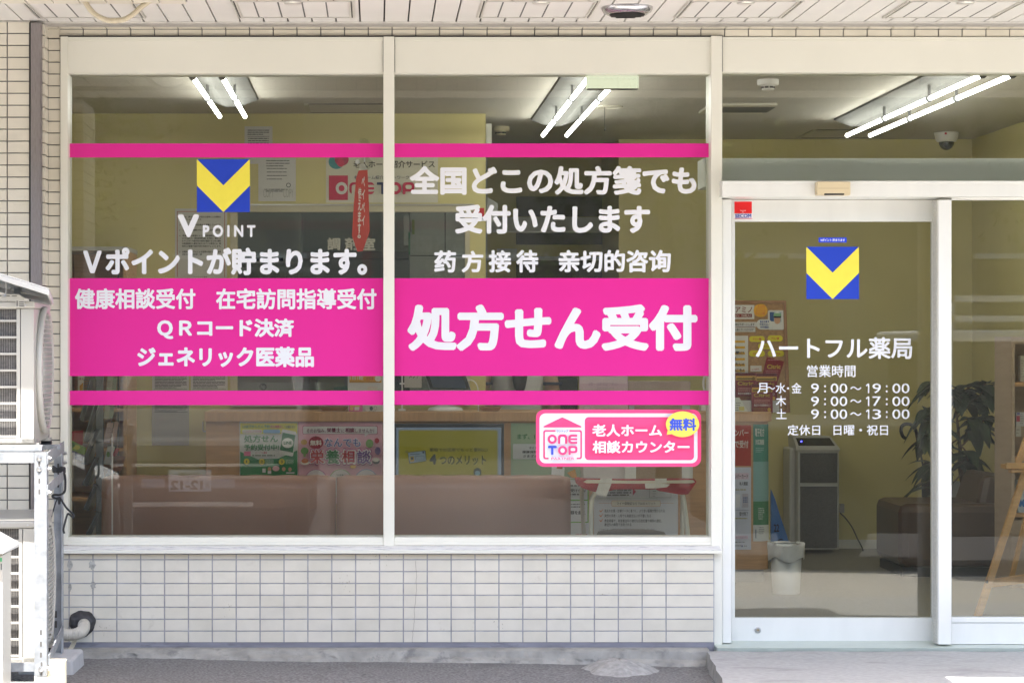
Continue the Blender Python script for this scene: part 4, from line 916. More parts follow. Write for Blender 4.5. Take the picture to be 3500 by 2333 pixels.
RD = (190, 30, 70)
sheet('service_poster', 'long white poster with a teal and red drop mark above the service window', 'poster', (1114, 522, 1497, 600), YS - .001, (203, 198, 176),
      [('e', (70, 140, 140), 1150, 553, 27, 25), ('e', (170, 50, 80), 1168, 545, 24, 22), ('p', (200, 50, 84), [(1164, 533), (1152, 553), (1152, 562), (1160, 570), (1170, 570), (1177, 561), (1176, 552)]), ('t', (45, 40, 38), '老人ホーム紹介サービス', 1208, 549, 1486, 574, .015)])
sheet('partner_poster', 'white poster with a crimson square and rounded red capitals above the service window', 'poster', (1114, 596, 1497, 693), YS, (203, 198, 180),
      [('r', RD, 1124, 598, 1189, 684), ('t', (60, 60, 80), '老人ホーム紹介ネットワーク', 1210, 600, 1398, 613, .012), ('e', (206, 204, 196), 1167.5, 643.5, 20, 21), ('e', RD, 1167.5, 643.5, 10, 10.5),
       ('r', RD, 1194, 623, 1231, 664, 14), ('r', (203, 198, 180), 1202, 631, 1223, 666, 8), ('r', (203, 198, 180), 1202, 650, 1223, 666), ('r', RD, 1237, 623, 1280, 664, 14), ('r', (203, 198, 180), 1247, 632, 1282, 655, 8), ('r', RD, 1247, 640, 1279, 648, 3), ('r', (40, 50, 90), 1288, 623, 1326, 632, 3), ('r', (40, 50, 90), 1303, 623, 1312, 664, 3),
       ('e', RD, 1352, 643.5, 20, 21), ('e', (203, 198, 180), 1352, 643.5, 10, 10.5), ('r', RD, 1376, 623, 1416, 655, 12), ('r', RD, 1376, 640, 1386, 664, 3), ('r', (203, 198, 180), 1386, 632, 1407, 646, 6)])

# ---------------------------------------------------------------- dispensary behind the service window
YD2 = 4.6
DW = mat('dispensary_board', (.42, .44, .42), .6, nz=(3, .04))
b = MB(); b.box(xL, 5.1, FZ, ox1 + .2, 5.16, CZ, DW); b.build('dispensary_wall', bld)
b = MB(); b.pbox(780, 722, 1030, 902, 4.7, 5.05, mat('unit_white', (.50, .52, .50), .4)); o = b.build('wall_air_conditioner', bevel=.012, origin=P3(900, 902, 4.8)); tag(o, 'white wall mounted air conditioner seen inside the dispensary', 'air conditioner')
b = MB(); b.pbox(800, 880, 968, 892, 4.694, 4.7, DARK); b.pbox(800, 895, 968, 898, 4.696, 4.7, GREYW); b.build('outlet_slot', o)
b = MB(); b.pbox(1400, 700, 1600, 1400, 4.25, 4.7, mat('cabinet_grey', (.40, .40, .38), .5)); o = b.build('storage_cabinet', bevel=.004, origin=P3(1500, 1400, 4.4)); tag(o, 'tall grey storage cabinet inside the dispensary behind the mullion', 'cabinet')
b = MB(); b.pbox(1402, 872, 1598, 875, 4.246, 4.25, DARK); b.pbox(1520, 700, 1523, 872, 4.246, 4.25, DARK); b.build('drawer_gap', o)
b = MB(); b.pbox(1381, 737, 1399, 840, 4.1, 4.24, ink((190, 190, 186))); o = b.build('file_binder', origin=P3(1390, 840, 4.1)); tag(o, 'pale file binder standing beside the grey cabinet in the dispensary', 'binder')
b = MB(); b.pbox(1408, 751, 1417, 800, 4.22, 4.247, ink((120, 140, 50))); b.pbox(1396, 793, 1402, 870, 4.09, 4.1, ink((60, 130, 90))); b.build('spine_label', o)
b = MB(); b.pbox(1030, 860, 1400, 884, 4.9, 5.08, mat('shelf_mauve', (.26, .22, .23), .6)); b.pbox(1060, 1000, 1390, 1300, 4.75, 5.05, mat('cabinet_grey', (0, 0, 0)))
tag(b.build('dispensary_shelf', bevel=.004, origin=P3(1200, 1300, 4.9)), 'dim mauve shelf across the back of the dispensary', 'shelf')
b = MB(); b.pbox(792, 1240, 1008, 1384, 3.24, 3.30, mat('monitor_back', (.42, .42, .40), .45)); o = b.build('computer_monitor', bevel=.006, origin=P3(900, 1384, 3.27)); tag(o, 'grey back of a computer monitor with a round badge behind the service window', 'monitor')
b = MB(); b.ell(899, 1321, 12.5, 12.5, 3.238, mat('badge_dark', (.10, .10, .10), .3)); b.text('hp', (891, 1313, 907, 1331), 3.2375, ink((190, 190, 190)), .01); b.build('badge', o)
b = MB()
for k, (pts, c) in enumerate((([(1080, 1338), (1083, 1308), (1130, 1300), (1140, 1340)], (150, 152, 140)), ([(1086, 1340), (1088, 1296), (1176, 1291), (1182, 1340)], (178, 180, 160)), ([(1140, 1338), (1142, 1322), (1186, 1318), (1192, 1338)], (120, 160, 140)))):
    b.prism([W(x, y, 3.26 - k * .01) for x, y in pts], 3.26 - k * .01, 3.264 - k * .01, ink(c))
tag(b.build('paper_pile', origin=P3(1130, 1340, 3.25)), 'loose upright papers in cream and mint behind the service window', 'papers')

# ---------------------------------------------------------------- bookcase and brochure rack at the window end
YK0, YK1 = 2.5, 3.0
t = thing('bookcase', 'light wood bookcase with a grey top edge beside the yellow partition', 'bookcase', P3(340, 1860, YK0))
bx0, bz1 = W(200, 857, YK0); bx1 = W(433, 0, YK0)[0]
b = MB(); b.box(bx1 - .018, YK0, FZ, bx1, YK1, bz1, WOOD); b.box(bx0, YK0, FZ, bx0 + .018, YK1, bz1, WOOD); b.build('side_panel', t)
b = MB(); b.box(bx0 + .018, YK1 - .02, FZ, bx1 - .018, YK1, bz1, WOOD); b.build('back_panel', t)
b = MB(); b.box(bx0, YK0 - .004, bz1, bx1 + .004, YK1, bz1 + .022, mat('grey_top_edge', (.42, .41, .38), .5)); b.build('top_board', t)
for zz in (1140, 1395, 1530, 1700): b = MB(); z_ = W(0, zz, YK0)[1]; b.box(bx0 + .018, YK0 + .01, z_ - .018, bx1 - .018, YK1 - .02, z_, WOODH); b.build('shelf', t)
b = MB(); xm_ = W(402, 0, YK0)[0]; b.box(xm_ - .004, YK0 + .02, FZ, xm_ + .004, YK0 + .03, bz1 - .02, mat('shelf_strip', (.10, .09, .08), .5, .5)); b.build('shelf_strip', t)
def brochure(label, pts, Y, col, items=(), g='brochures in and around the bookcase'):
    return sheet('brochure', label, 'brochure', (pts[0][0], pts[0][1], pts[2][0], pts[2][1]), Y, col, items, group=g, poly=pts, thick=.006)
brochure('white children brochure with red writing in the bookcase between the pink bands', [(266, 1262), (292, 1262), (284, 1336), (266, 1336)], 2.56, (205, 200, 190), [('t', (150, 50, 60), 'ほん', 270, 1290, 288, 1298, .02), ('p', (190, 140, 50), [(272, 1318), (284, 1306), (283, 1334), (272, 1334)])])
brochure('red glossy magazine leaning low in the bookcase', [(237, 1474), (284, 1470), (282, 1520), (237, 1530)], 2.44, (150, 30, 40))
brochure('green and yellow magazine leaning under the red one in the bookcase', [(237, 1500), (294, 1530), (290, 1560), (237, 1545)], 2.42, (110, 150, 50), [('e', (190, 190, 60), 262, 1528, 12, 8), ('e', (60, 110, 50), 248, 1520, 8, 9)])
brochure('navy magazine leaning at the bottom of the bookcase pile', [(237, 1534), (290, 1556), (286, 1578), (237, 1560)], 2.40, (40, 50, 90))
brochure('pale box of leaflets on the low shelf of the bookcase', [(237, 1545), (256, 1545), (256, 1590), (237, 1590)], 2.39, (190, 182, 178))
# brochure rack
YR2 = 1.15; RK = mat('dark_grey_rack', (.115, .125, .13), .35, .5, nz=(6, .1)); RKL = mat('grey_rack_post', (.24, .27, .29), .4, .5, nz=(6, .08)); CLR = glass('clear_pocket', (.84, .88, .88), 1.5)
t = thing('brochure_rack', 'grey metal brochure rack with slanted pockets behind the window end', 'brochure rack', P3(340, 1990, YR2))
b = MB(); b.pbox(328, 1225, 353, 2000, YR2 + .02, YR2 + .035, RKL); b.build('post', t, bevel=.002)
for k, (x0, y0, x1, y1) in enumerate(((306, 1290, 270, 1436), (320, 1375, 284, 1508), (322, 1466, 278, 1585), (322, 1560, 280, 1658), (318, 1655, 284, 1742), (330, 1745, 292, 1830))):
    b = MB(); w = 17
    b.prism([W(x, y, YR2) for x, y in ((x0, y0), (x0 + w, y0 + 2), (x1 + w, y1 + 4), (x1, y1 - 2))], YR2, YR2 + .21, RK)
    b.prism([W(x, y, YR2 - .003) for x, y in ((x0 + 1, y0 + 8), (x0 + 4, y0 + 8), (x1 + 5, y1 - 8), (x1 + 2, y1 - 10))], YR2 - .003, YR2, RKL); b.build('pocket', t, bevel=.002)
for k, (y0, y1) in enumerate(((1285, 1430), (1440, 1510), (1518, 1588), (1595, 1640))):
    b = MB(); b.prism([W(x, y, YR2 + .03) for x, y in ((375 + 4 * k % 9, y0), (398, y0 + 6), (372, y1), (352, y1 - 4))], YR2 + .03, YR2 + .05, RK); b.build('pocket', t, bevel=.002)
b = MB()
for k in range(9): b.tube([P3(286, 1290 + k * 9 if k < 8 else 1360, YR2 + .06), P3(328, 1284 + k * 9 if k < 8 else 1352, YR2 + .06)], .0016, RKL, 5)
pts = [(300 + 14 * math.sin(k / 9 * math.pi), 1752 + k * 9) for k in range(11)]
for k in range(11): b.tube([P3(322 + 12 * math.sin(k / 11 * 2.6), 1742 + k * 9, YR2 + .02), P3(356 - (10 - k) * 1.2, 1734 + k * 10, YR2 + .10)], .0018, RKL, 5)
b.build('wire_basket', t)
for k, (x0, y0, x1, y1, c, lb) in enumerate(((362, 1285, 384, 1432, (176, 176, 156), 'pale brochure in the top pocket of the grey rack'), (380, 1290, 396, 1430, (150, 160, 140), 'greenish brochure in the top pocket of the grey rack'), (362, 1442, 384, 1512, (190, 170, 168), 'pinkish brochure in the second pocket of the grey rack'), (386, 1440, 402, 1510, (186, 160, 150), 'beige brochure in the second pocket of the grey rack'),
                         (362, 1522, 390, 1588, (186, 190, 180), 'white and green brochure in the third pocket of the grey rack'), (390, 1530, 405, 1560, (180, 60, 60), 'red folder peeping out of the grey rack'), (388, 1556, 424, 1610, (150, 110, 90), 'brown fanned leaflets sticking out low from the grey rack'))):
    brochure(lb, [(x0 + 6, y0), (x1 + 4, y0 + 3), (x1 - 10, y1), (x0 - 8, y1 - 3)], YR2 - .008 - .003 * k, c, [('l', (120, 110, 110), x0 + 4, y0 + 20, x1 - 4, 3, 7, 2)] + ([('e', (110, 150, 70), x0 + 8, y0 + 30, 6, 9)] if k == 4 else []), g='brochures in the grey rack')

# ---------------------------------------------------------------- brown waiting sofas with their backs to the window
SOFA = mat('brown_leatherette', (.30, .15, .10), .42, nz=(4, .06), bump=(190, .25), spec=.5)
YSF = .62
def sofa(label, a, c, e0, e1):
    xa, z1 = W(a, 1627, YSF); xb = W(c, 0, YSF)[0]
    t = thing('waiting_sofa', label, 'sofa', ((xa + xb) / 2, YSF, FZ), group='brown sofas along the window')
    n = 26; b = MB(); vs = []
    ring = [(YSF, FZ + .06), (YSF - .012, FZ + .2), (YSF - .014, z1 - .06), (YSF - .006, z1 - .018), (YSF + .022, z1 + .001), (YSF + .07, z1 + .002), (YSF + .12, z1 - .02), (YSF + .16, FZ + .40), (YSF + .16, FZ + .06)]
    for i in range(n + 1):
        u = i / n; x = xa + (xb - xa) * u; ed = min(u, 1 - u) * n
        for y, z in ring:
            sq = max(0, 1 - ed / .8); vs.append((x, y + (.015 * sq if y < YSF + .05 else -.01 * sq), z - .010 * sq * (z > 1 * FZ + .5) + .0018 * math.sin(i * 1.9) * (z > .6)))
    k = len(ring); b.add(vs, [(i * k + j, (i + 1) * k + j, (i + 1) * k + (j + 1) % k, i * k + (j + 1) % k) for i in range(n) for j in range(k)] + [list(range(k)), list(range(n * k + k - 1, n * k - 1, -1))], SOFA)
    b.build('backrest', t, smooth=True)
    b = MB(); b.box(xa + .004, YSF + .165, FZ + .18, xb - .004, YSF + .66, FZ + .42, SOFA); b.build('seat', t, bevel=.03)
    b = MB()
    for x in (xa + .06, xb - .10):
        for y in (YSF + .03, YSF + .58): b.box(x, y, FZ, x + .04, y + .04, FZ + .18, BLACK)
    b.build('leg', t)
sofa('brown leatherette sofa backing the window nearer the brochure rack', 347, 1146.5, 1, 1)
sofa('brown leatherette sofa backing the window nearer the red stool', 1150.5, 1951, 1, 1)
b = MB(); YX = .45; b.pbox(381, 1480, 385.5, 1900, YX, YX + .006, ink((196, 186, 178)))
tag(b.build('thin_pole', origin=P3(383, 1900, YX)), 'thin pale upright pole in front of the brown sofa end', 'pole')

# ---------------------------------------------------------------- counter
YC = 2.60; cxe = W(2640, 0, YC + .05)[0]
def cline(x0, xe, y0, y1, rad):
    """counter outline: straight front, rounded far end"""
    p = [(x0, y1), (x0, y0)]
    for k in range(9): a = R(-90 + 11.25 * k); p.append((xe - rad + rad * math.cos(a), y0 + rad + rad * math.sin(a)))
    return p + [(xe, y1)]
t = thing('reception_counter', 'long wood reception counter with a rounded end', 'counter', (0, YC, FZ))
ct1, ct0 = W(0, 1407, YC)[1], W(0, 1440, YC)[1]
b = MB(); b.ext(cline(W(699, 0, YC)[0], cxe, YC, YC + .47, .075), 2, ct0, ct1, WOODH); b.build('counter_top', t, bevel=.002)
b = MB(); b.ext(cline(W(703, 0, YC)[0], cxe - .02, YC + .018, YC + .45, .06), 2, FZ + .07, ct0 - .0005, mat('counter_front_wood', (.48, .27, .125), .5, nz=(6, .14), stretch=(1, 1, 12))); b.build('front_panel', t)
b = MB(); b.ext(cline(W(706, 0, YC)[0], cxe - .04, YC + .04, YC + .45, .05), 2, FZ, FZ + .0695, mat('grey_plinth', (.25, .24, .22), .6)); b.build('plinth', t)
b = MB(); xh, zh = W(692, 1462, YC); b.tube([(xh - .006, YC + .1, zh + .03), (xh - .006, YC + .1, zh - .015), (xh, YC + .1, zh - .022), (xh + .015, YC + .1, zh - .02)], .004, SCREW, 8); b.build('bag_hook', t)
YF2 = YC + .015
# posters on the counter front
GRN = (20, 120, 60); PKB = (222, 172, 188)
sheet('prescription_poster', 'green and white poster with a yellow banner and a phone on the counter front', 'poster', (819, 1440, 1018, 1700), YF2, (206, 208, 206), [
    ('r', (206, 200, 36), 821, 1445, 1016, 1482), ('t', (40, 120, 60), 'LINEでかんたん予約', 829, 1451, 922, 1463, .025), ('t', (180, 40, 60), '待ち時間なし', 924, 1452, 970, 1463, .02), ('t', (60, 60, 60), 'でお薬受け取り!', 972, 1454, 1010, 1463, .01),
    ('r', (206, 208, 206), 828, 1467, 896, 1480, 5), ('t', (190, 70, 60), 'どこの処方せんでも受付可能', 831, 1470, 893, 1477), ('r', (120, 165, 205), 899, 1467, 958, 1480, 5),
    ('t', GRN, '処方せん', 834, 1486, 950, 1511, .028), ('t', GRN, '予約受付中!', 834, 1517, 953, 1538, .028),
    ('p', GRN, [(821, 1542), (880, 1568), (950, 1566), (1016, 1538), (1016, 1700), (821, 1700)]), ('r', (190, 90, 130), 834, 1542, 857, 1557), ('t', (170, 60, 80), 'ハートフル薬局', 872, 1543, 912, 1550, .02), ('l', (120, 130, 120), 862, 1553, 948, 1, 5, 5),
    ('p', (210, 212, 210), [(963, 1470), (967, 1466), (1010, 1474), (1013, 1478), (1002, 1556), (998, 1559), (957, 1550), (954, 1546)]), ('p', (16, 110, 60), [(966, 1477), (1010, 1486), (1001, 1546), (957, 1537)]), ('e', (210, 214, 210), 983, 1513, 20, 17), ('t', (16, 110, 60), 'LINE', 970, 1507, 997, 1518, .03),
    ('e', (200, 190, 50), 843, 1576, 10, 10), ('t', (50, 80, 50), '1', 841, 1572, 845, 1581, .03), ('e', (200, 190, 50), 895, 1577, 10, 10), ('t', (50, 80, 50), '2', 892, 1572, 898, 1582, .03), ('e', (200, 190, 50), 963, 1577, 10, 10), ('t', (50, 80, 50), '3', 960, 1572, 966, 1582, .03),
    ('l', (170, 190, 170), 907, 1570, 935, 4, 4, 2), ('l', (170, 190, 170), 976, 1570, 1004, 4, 4, 2), ('e', (208, 170, 170), 943, 1600, 12, 9), ('e', (190, 150, 120), 921, 1602, 6, 7), ('r', (205, 205, 205), 915, 1608, 927, 1618), ('e', (190, 150, 120), 970, 1602, 6, 7), ('e', (190, 150, 120), 991, 1603, 6, 7), ('r', (205, 205, 205), 978, 1613, 1006, 1617), ('r', (205, 205, 205), 897, 1600, 908, 1614)])
MAG = (170, 70, 130)
sheet('nutrition_poster', 'pink poster about nutrition advice with fruit drawings on the counter front', 'poster', (1020, 1441, 1308, 1720), YF2 - .001, PKB, [
    ('r', (170, 50, 90), 1034, 1454, 1291, 1484, 5), ('r', (214, 210, 212), 1035.5, 1455.5, 1289.5, 1482.5, 5), ('p', (214, 210, 212), [(1246, 1482), (1260, 1482), (1247, 1492)]),
    ('t', (110, 60, 90), 'そのお悩み、', 1048, 1464, 1113, 1478, .012), ('t', (120, 40, 70), '栄養士', 1117, 1461, 1164, 1477, .03), ('t', (110, 60, 90), 'に', 1167, 1466, 1177, 1477, .01), ('t', (120, 40, 70), '相談', 1180, 1461, 1212, 1477, .03), ('t', (110, 60, 90), 'しませんか?', 1214, 1464, 1279, 1478, .012),
    ('e', (150, 28, 48), 1080, 1512, 25, 22), ('t', (222, 218, 210), '無料', 1060, 1503, 1100, 1522, .03), ('p', (96, 50, 30), [(1078, 1490), (1081, 1489), (1082, 1496), (1079, 1496)]),
    ('t', (225, 225, 230), 'なんでも', 1107, 1495, 1234, 1528, .06), ('t', (80, 90, 160), 'なんでも', 1109, 1497, 1232, 1526, .012),
    ('t', (176, 80, 140), '栄養相談', 1053, 1530, 1275, 1590, .075), ('t', (226, 222, 222), '栄養相談', 1056, 1533, 1272, 1587, .055),
    ('t', (176, 44, 56), '栄', 1060, 1536, 1108, 1584, .022), ('t', (56, 120, 70), '養', 1113, 1536, 1160, 1584, .022), ('t', (180, 60, 66), '相', 1168, 1538, 1212, 1580, .022), ('t', (110, 70, 140), '談', 1220, 1538, 1268, 1584, .022),
    ('e', (120, 160, 90), 1263, 1515, 13, 15), ('e', (176, 40, 56), 1288, 1505, 8, 9), ('e', (110, 90, 140), 1291, 1540, 10, 13), ('e', (190, 150, 80), 1039, 1510, 11, 9), ('e', (90, 140, 60), 1041, 1540, 13, 12), ('r', (120, 150, 80), 1037, 1548, 1045, 1560, 2), ('e', (212, 206, 200), 1042, 1580, 16, 8), ('e', (176, 96, 40), 1042, 1574, 12, 8), ('e', (60, 60, 66), 1285, 1576, 13, 9), ('e', (212, 206, 196), 1285, 1570, 12, 7), ('e', (200, 160, 60), 1207, 1594, 11, 6),
    ('e', (160, 60, 130), 1080, 1650, 42, 48), ('e', (206, 196, 202), 1080, 1650, 40, 46), ('e', (120, 170, 90), 1164, 1650, 42, 48), ('e', (206, 200, 200), 1164, 1650, 40, 46), ('e', (100, 150, 190), 1252, 1650, 42, 48), ('e', (206, 200, 204), 1252, 1650, 40, 46), ('t', (60, 90, 70), '今の食事に', 1149, 1619, 1179, 1625, .01)])
# television
t = thing('television', 'flat black television with a yellow-green slide standing before the counter', 'television', P3(1535, 1800, 2.42))
YTV = 2.42
b = MB(); b.pbox(1342, 1447, 1723, 1705, YTV, YTV + .045, mat('tv_black', (.02, .022, .028), .3)); b.build('bezel', t, bevel=.004)
b = MB(); b.pbox(1354, 1460, 1713, 1692, YTV - .001, YTV, emit('lit_screen_border', s2l((150, 168, 190)), .065)); b.rect(1363, 1469, 1701, 1690, YTV - .0016, emit('lit_screen', s2l((168, 158, 18)), .062), 6); b.build('screen', t)
NV = (34, 50, 66)
S, T = decor([('t', NV, '薬局での活用でもっと便利に!', 1468, 1530, 1666, 1543, .014), ('t', NV, '4', 1468, 1551, 1492, 1586, .05), ('t', NV, 'つのメリット', 1502, 1556, 1662, 1588, .022), ('p', NV, [(1393, 1545), (1454, 1538), (1458, 1575), (1399, 1584)]), ('p', (150, 172, 190), [(1395, 1547), (1452, 1540), (1456, 1573), (1401, 1582)]),
              ('p', (176, 160, 60), [(1400, 1560), (1414, 1558), (1416, 1575), (1402, 1577)]), ('e', (60, 76, 86), 1408, 1566, 4, 5), ('r', (90, 110, 130), 1402, 1550, 1434, 1552), ('r', (90, 110, 130), 1420, 1557, 1450, 1571), ('r', (150, 172, 190), 1421, 1558, 1449, 1570), ('r', NV, 1444, 1542, 1450, 1548), ('p', NV, [(1384, 1541), (1386, 1540), (1391, 1547), (1389, 1548)]), ('p', NV, [(1389, 1536), (1391, 1536), (1394, 1544), (1392, 1545)]),
              ('e', (24, 60, 66), 1632, 1610, 13, 12), ('r', (24, 60, 66), 1619, 1610, 1645, 1622), ('e', (110, 160, 180), 1632, 1616, 9, 8)], YTV - .0018, .0005)
S.build('screen_picture', t); T.build('lettering', t)
b = MB(); b.pbox(1500, 1700, 1570, 1950, YTV + .015, YTV + .035, BLACK); b.box(W(1440, 0, YTV)[0], YTV - .1, FZ, W(1630, 0, YTV)[0], YTV + .16, FZ + .02, BLACK); b.build('stand', t)
PGR = (150, 172, 140)
sheet('insurance_poster', 'pale green poster with a white caption box on the counter front', 'poster', (1746, 1445, 2005, 1632), YF2, PGR, [
    ('t', (50, 110, 60), 'まず、1', 1768, 1482, 1829, 1500, .03), ('r', (200, 204, 206), 1753, 1516, 1990, 1568, 5), ('t', GRY, 'マイナ', 1808, 1525, 1836, 1534, .02), ('t', GRY, '健康保険証', 1785, 1539, 1850, 1548, .02), ('t', GRY, 'さまざまな', 1788, 1553, 1850, 1562, .02),
    ('p', (230, 230, 230), [(1886, 1590), (1930, 1597), (1928, 1632), (1884, 1632)]), ('p', (180, 110, 60), [(1904, 1590), (1924, 1592), (1922, 1602), (1902, 1600)]), ('p', (210, 150, 50), [(1938, 1615), (1966, 1602), (1972, 1632), (1956, 1632)])])
sheet('benefit_poster', 'white poster with green rules partly hidden by the sofa end', 'poster', (1930, 1632, 2012, 1842), YF2 - .002, (200, 202, 206), [
    ('r', (110, 170, 50), 1938, 1636, 2012, 1638), ('r', (110, 170, 50), 2008, 1638, 2012, 1783), ('r', (110, 170, 50), 1938, 1706, 2012, 1710), ('r', (110, 170, 50), 1938, 1782, 2012, 1785), ('t', GRY, '受けられ!', 1950, 1669, 2003, 1681, .03), ('l', DIM, 1950, 1656, 2002, 2, 30, 5), ('t', GRY, '額を超え', 1950, 1744, 2002, 1757, .03), ('l', DIM, 1952, 1720, 2000, 2, 9, 4), ('t', (180, 40, 50), 'JACCS', 1966, 1823, 2008, 1832, .03)])
wb = [('r', (190, 150, 110), 2090, 1709, 2258, 1730, 5), ('r', (206, 202, 186), 2091.5, 1710.5, 2256.5, 1728.5, 4), ('r', (190, 140, 90), 2047, 1718, 2090, 1719.2), ('r', (190, 140, 90), 2258, 1718, 2303, 1719.2), ('t', GRY, 'マイナ保険証ならではのメリット', 2108, 1714, 2240, 1725, .012),
      ('t', GRY, '過去のお薬・診療データに基づく、より良い医療が受けられる', 2066, 1739, 2272, 1750, .01), ('t', GRY, '突然の手術・入院でも高額支払いが不要になる', 2066, 1756, 2225, 1767, .01), ('t', GRY, '救急現場で、救急搬送中の適切な応急処置や病院の選定、', 2066, 1773, 2262, 1784, .01), ('t', GRY, '搬送先の病院で活用される', 2066, 1786, 2158, 1797, .01),
      ('t', DIM, 'この他にも、日常生活の中で利用できるシーンが広がっています。', 2048, 1805, 2240, 1812), ('t', DIM, 'ぜひ日頃からマイナンバーカードを持ち歩いて、ご活用ください!', 2048, 1814, 2240, 1821),
      ('p', (180, 40, 70), [(2163, 1666), (2174, 1679), (2163, 1692)]), ('l', DIM, 2068, 1672, 2158, 3, 8, 5), ('r', (150, 150, 155), 2219, 1668, 2294, 1700), ('r', (200, 202, 206), 2220.5, 1669.5, 2292.5, 1698.5), ('l', DIM, 2231, 1677, 2243, 3, 8, 2), ('r', (150, 176, 140), 2042, 1702, 2250, 1703)]
for y in (1744, 1760, 1777): wb += [('p', (200, 120, 60), [(2048, y), (2051, y - 2), (2054, y + 2), (2061, y - 6), (2062, y - 5), (2054, y + 6)])]
sheet('merit_poster', 'white poster with orange tick marks behind the red stool', 'poster', (2030, 1640, 2317, 1850), YF2 - .004, (200, 203, 210), wb)
# boxes standing between stool and counter
b = MB(); b.pbox(1992, 1577, 2166, 1650, 2.36, 2.5, ink((205, 196, 192))); tag(b.build('carton', bevel=.003, origin=P3(2080, 1650, 2.4)), 'off-white stitched carton behind the red stool', 'box', 'boxes behind the red stool')
b = MB(); b.pbox(2135, 1575, 2174, 1660, 2.33, 2.355, ink((216, 214, 208))); b.pbox(2332, 1575, 2368, 1660, 2.33, 2.355, ink((206, 204, 198))); tag(b.build('foam_board', origin=P3(2250, 1660, 2.34)), 'pair of white foam board ends around the brown carton', 'foam board')
b = MB(); b.pbox(2174, 1570, 2331, 1655, 2.335, 2.5, mat('brown_card', (.30, .19, .09), .8)); o = b.build('carton', bevel=.003, origin=P3(2250, 1655, 2.4)); tag(o, 'brown cardboard carton with clear tape behind the red stool', 'box', 'boxes behind the red stool')
b = MB(); b.rect(2189, 1572, 2215, 1625, 2.333, ink((150, 122, 84))); b.rect(2285, 1572, 2314, 1615, 2.333, ink((150, 122, 84))); b.build('tape_strip', o)

# ---------------------------------------------------------------- red stool with a cream tube frame
YQ2 = .55; TUB = mat('cream_tube', (.62, .58, .45), .35, nz=(4, .03)); RED = mat('red_cloth', (.33, .018, .022), .8, nz=(40, .1), bump=(300, .3))
t = thing('folding_stool', 'folding stool of cream bent tubes with a red cloth seat', 'stool', P3(2170, 1900, YQ2))
def tubepath(pp, r, Y): b = MB(); b.tube(smooth_path([Vector(P3(x, y, Y + d)) for x, y, d in pp], 8), r, TUB, 12); return b
tubepath(((2024, 2010, 0), (2020, 1830, 0), (2022, 1720, 0), (2030, 1690, 0), (2046, 1668, 0), (2072, 1658, 0), (2100, 1656, 0), (2180, 1656, 0), (2270, 1656, 0), (2300, 1658, 0), (2322, 1672, 0), (2334, 1696, 0), (2341, 1740, 0), (2352, 1840, 0), (2366, 2010, 0)), .0105, YQ2).build('front_frame', t, smooth=True)
tubepath(((2006, 2010, .22), (1996, 1830, .22), (1989, 1700, .21), (1991, 1662, .2), (2002, 1648, .18)), .0095, YQ2).build('rear_leg', t, smooth=True)
tubepath(((2334, 2010, .22), (2332, 1830, .22), (2333, 1700, .21), (2331, 1662, .2), (2326, 1648, .18)), .0095, YQ2).build('rear_leg', t, smooth=True)
b = MB(); yb = [0, .02, .26, .28]
top = [(1964, 1632), (1975, 1629), (1998, 1633), (2060, 1634), (2150, 1635), (2250, 1634), (2340, 1633), (2372, 1635), (2381, 1646)]
low = [(1968, 1650), (1990, 1667), (2030, 1680), (2078, 1679), (2100, 1672), (2242, 1671), (2252, 1677), (2330, 1690), (2352, 1688)]
vs = []; n = len(top)
for Y, k in ((YQ2 - .035, 0), (YQ2 - .045, .3), (YQ2 - .035, 1)):
    for (x0, y0), (x1, y1) in zip(top, low): vs.append(P3(x0 + (x1 - x0) * k, y0 + (y1 - y0) * k, Y))
vs += [P3(x0 + 4, y0 + 4, YQ2 + .25) for (x0, y0) in top]
b.add(vs, [(j * n + i, j * n + i + 1, (j + 1) * n + i + 1, (j + 1) * n + i) for j in range(2) for i in range(n - 1)] + [(i, 3 * n + i, 3 * n + i + 1, i + 1) for i in range(n - 1)], RED)
b.build('cloth_seat', t, smooth=True)
b = MB(); b.prism([W(x, y, YQ2 - .055) for x, y in ((1994, 1646), (2008, 1639), (2180, 1643), (2370, 1640), (2376, 1647), (2366, 1650), (2180, 1652), (2004, 1650))], YQ2 - .055, YQ2 - .043, TUB); b.build('seat_edge', t, bevel=.002)
b = MB(); 
for a, c in ((2099, 2114), (2252, 2267)): b.pbox(a, 1650, c, 1669, YQ2 - .016, YQ2 + .012, mat('cream_tube', (0, 0, 0)))
b.build('clip', t, bevel=.002)
b = MB(); TAPE = mat('cloudy_tape', (.62, .60, .56), .3, nz=(30, .1))
for pts in ([(2052, 1634), (2092, 1634), (2090, 1650), (2051, 1649)], [(2047, 1651), (2090, 1651), (2080, 1678), (2072, 1697), (2040, 1690), (2036, 1684)], [(2239, 1634), (2279, 1634), (2278, 1649), (2239, 1650)], [(2204, 1652), (2250, 1650), (2290, 1654), (2280, 1664), (2240, 1668), (2206, 1668)]): b.pp(pts, YQ2 - .0575, TAPE)
b.build('tape_strip', t)
b = MB(); Y = .42; x, z = W(2172, 1835, Y); vs = []; n = 24
prof = [(.155, -.10), (.155, -.005), (.148, .008), (.12, .013), (0, .016)]
b.lathe(prof, (x, Y + .16, W(0, 1834, Y)[1]), mat('dark_grey_vinyl', (.09, .088, .085), .5), 36); b.lathe([(.02, -.5), (.02, -.10)], (x, Y + .16, z), BLACK, 12); b.lathe([(.14, -.60), (.12, -.58), (.02, -.5)], (x, Y + .16, z), BLACK, 20)
tag(b.build('round_stool', smooth=True, origin=(x, Y + .16, FZ)), 'dark grey round stool top just showing over the window frame below the red stool', 'stool')
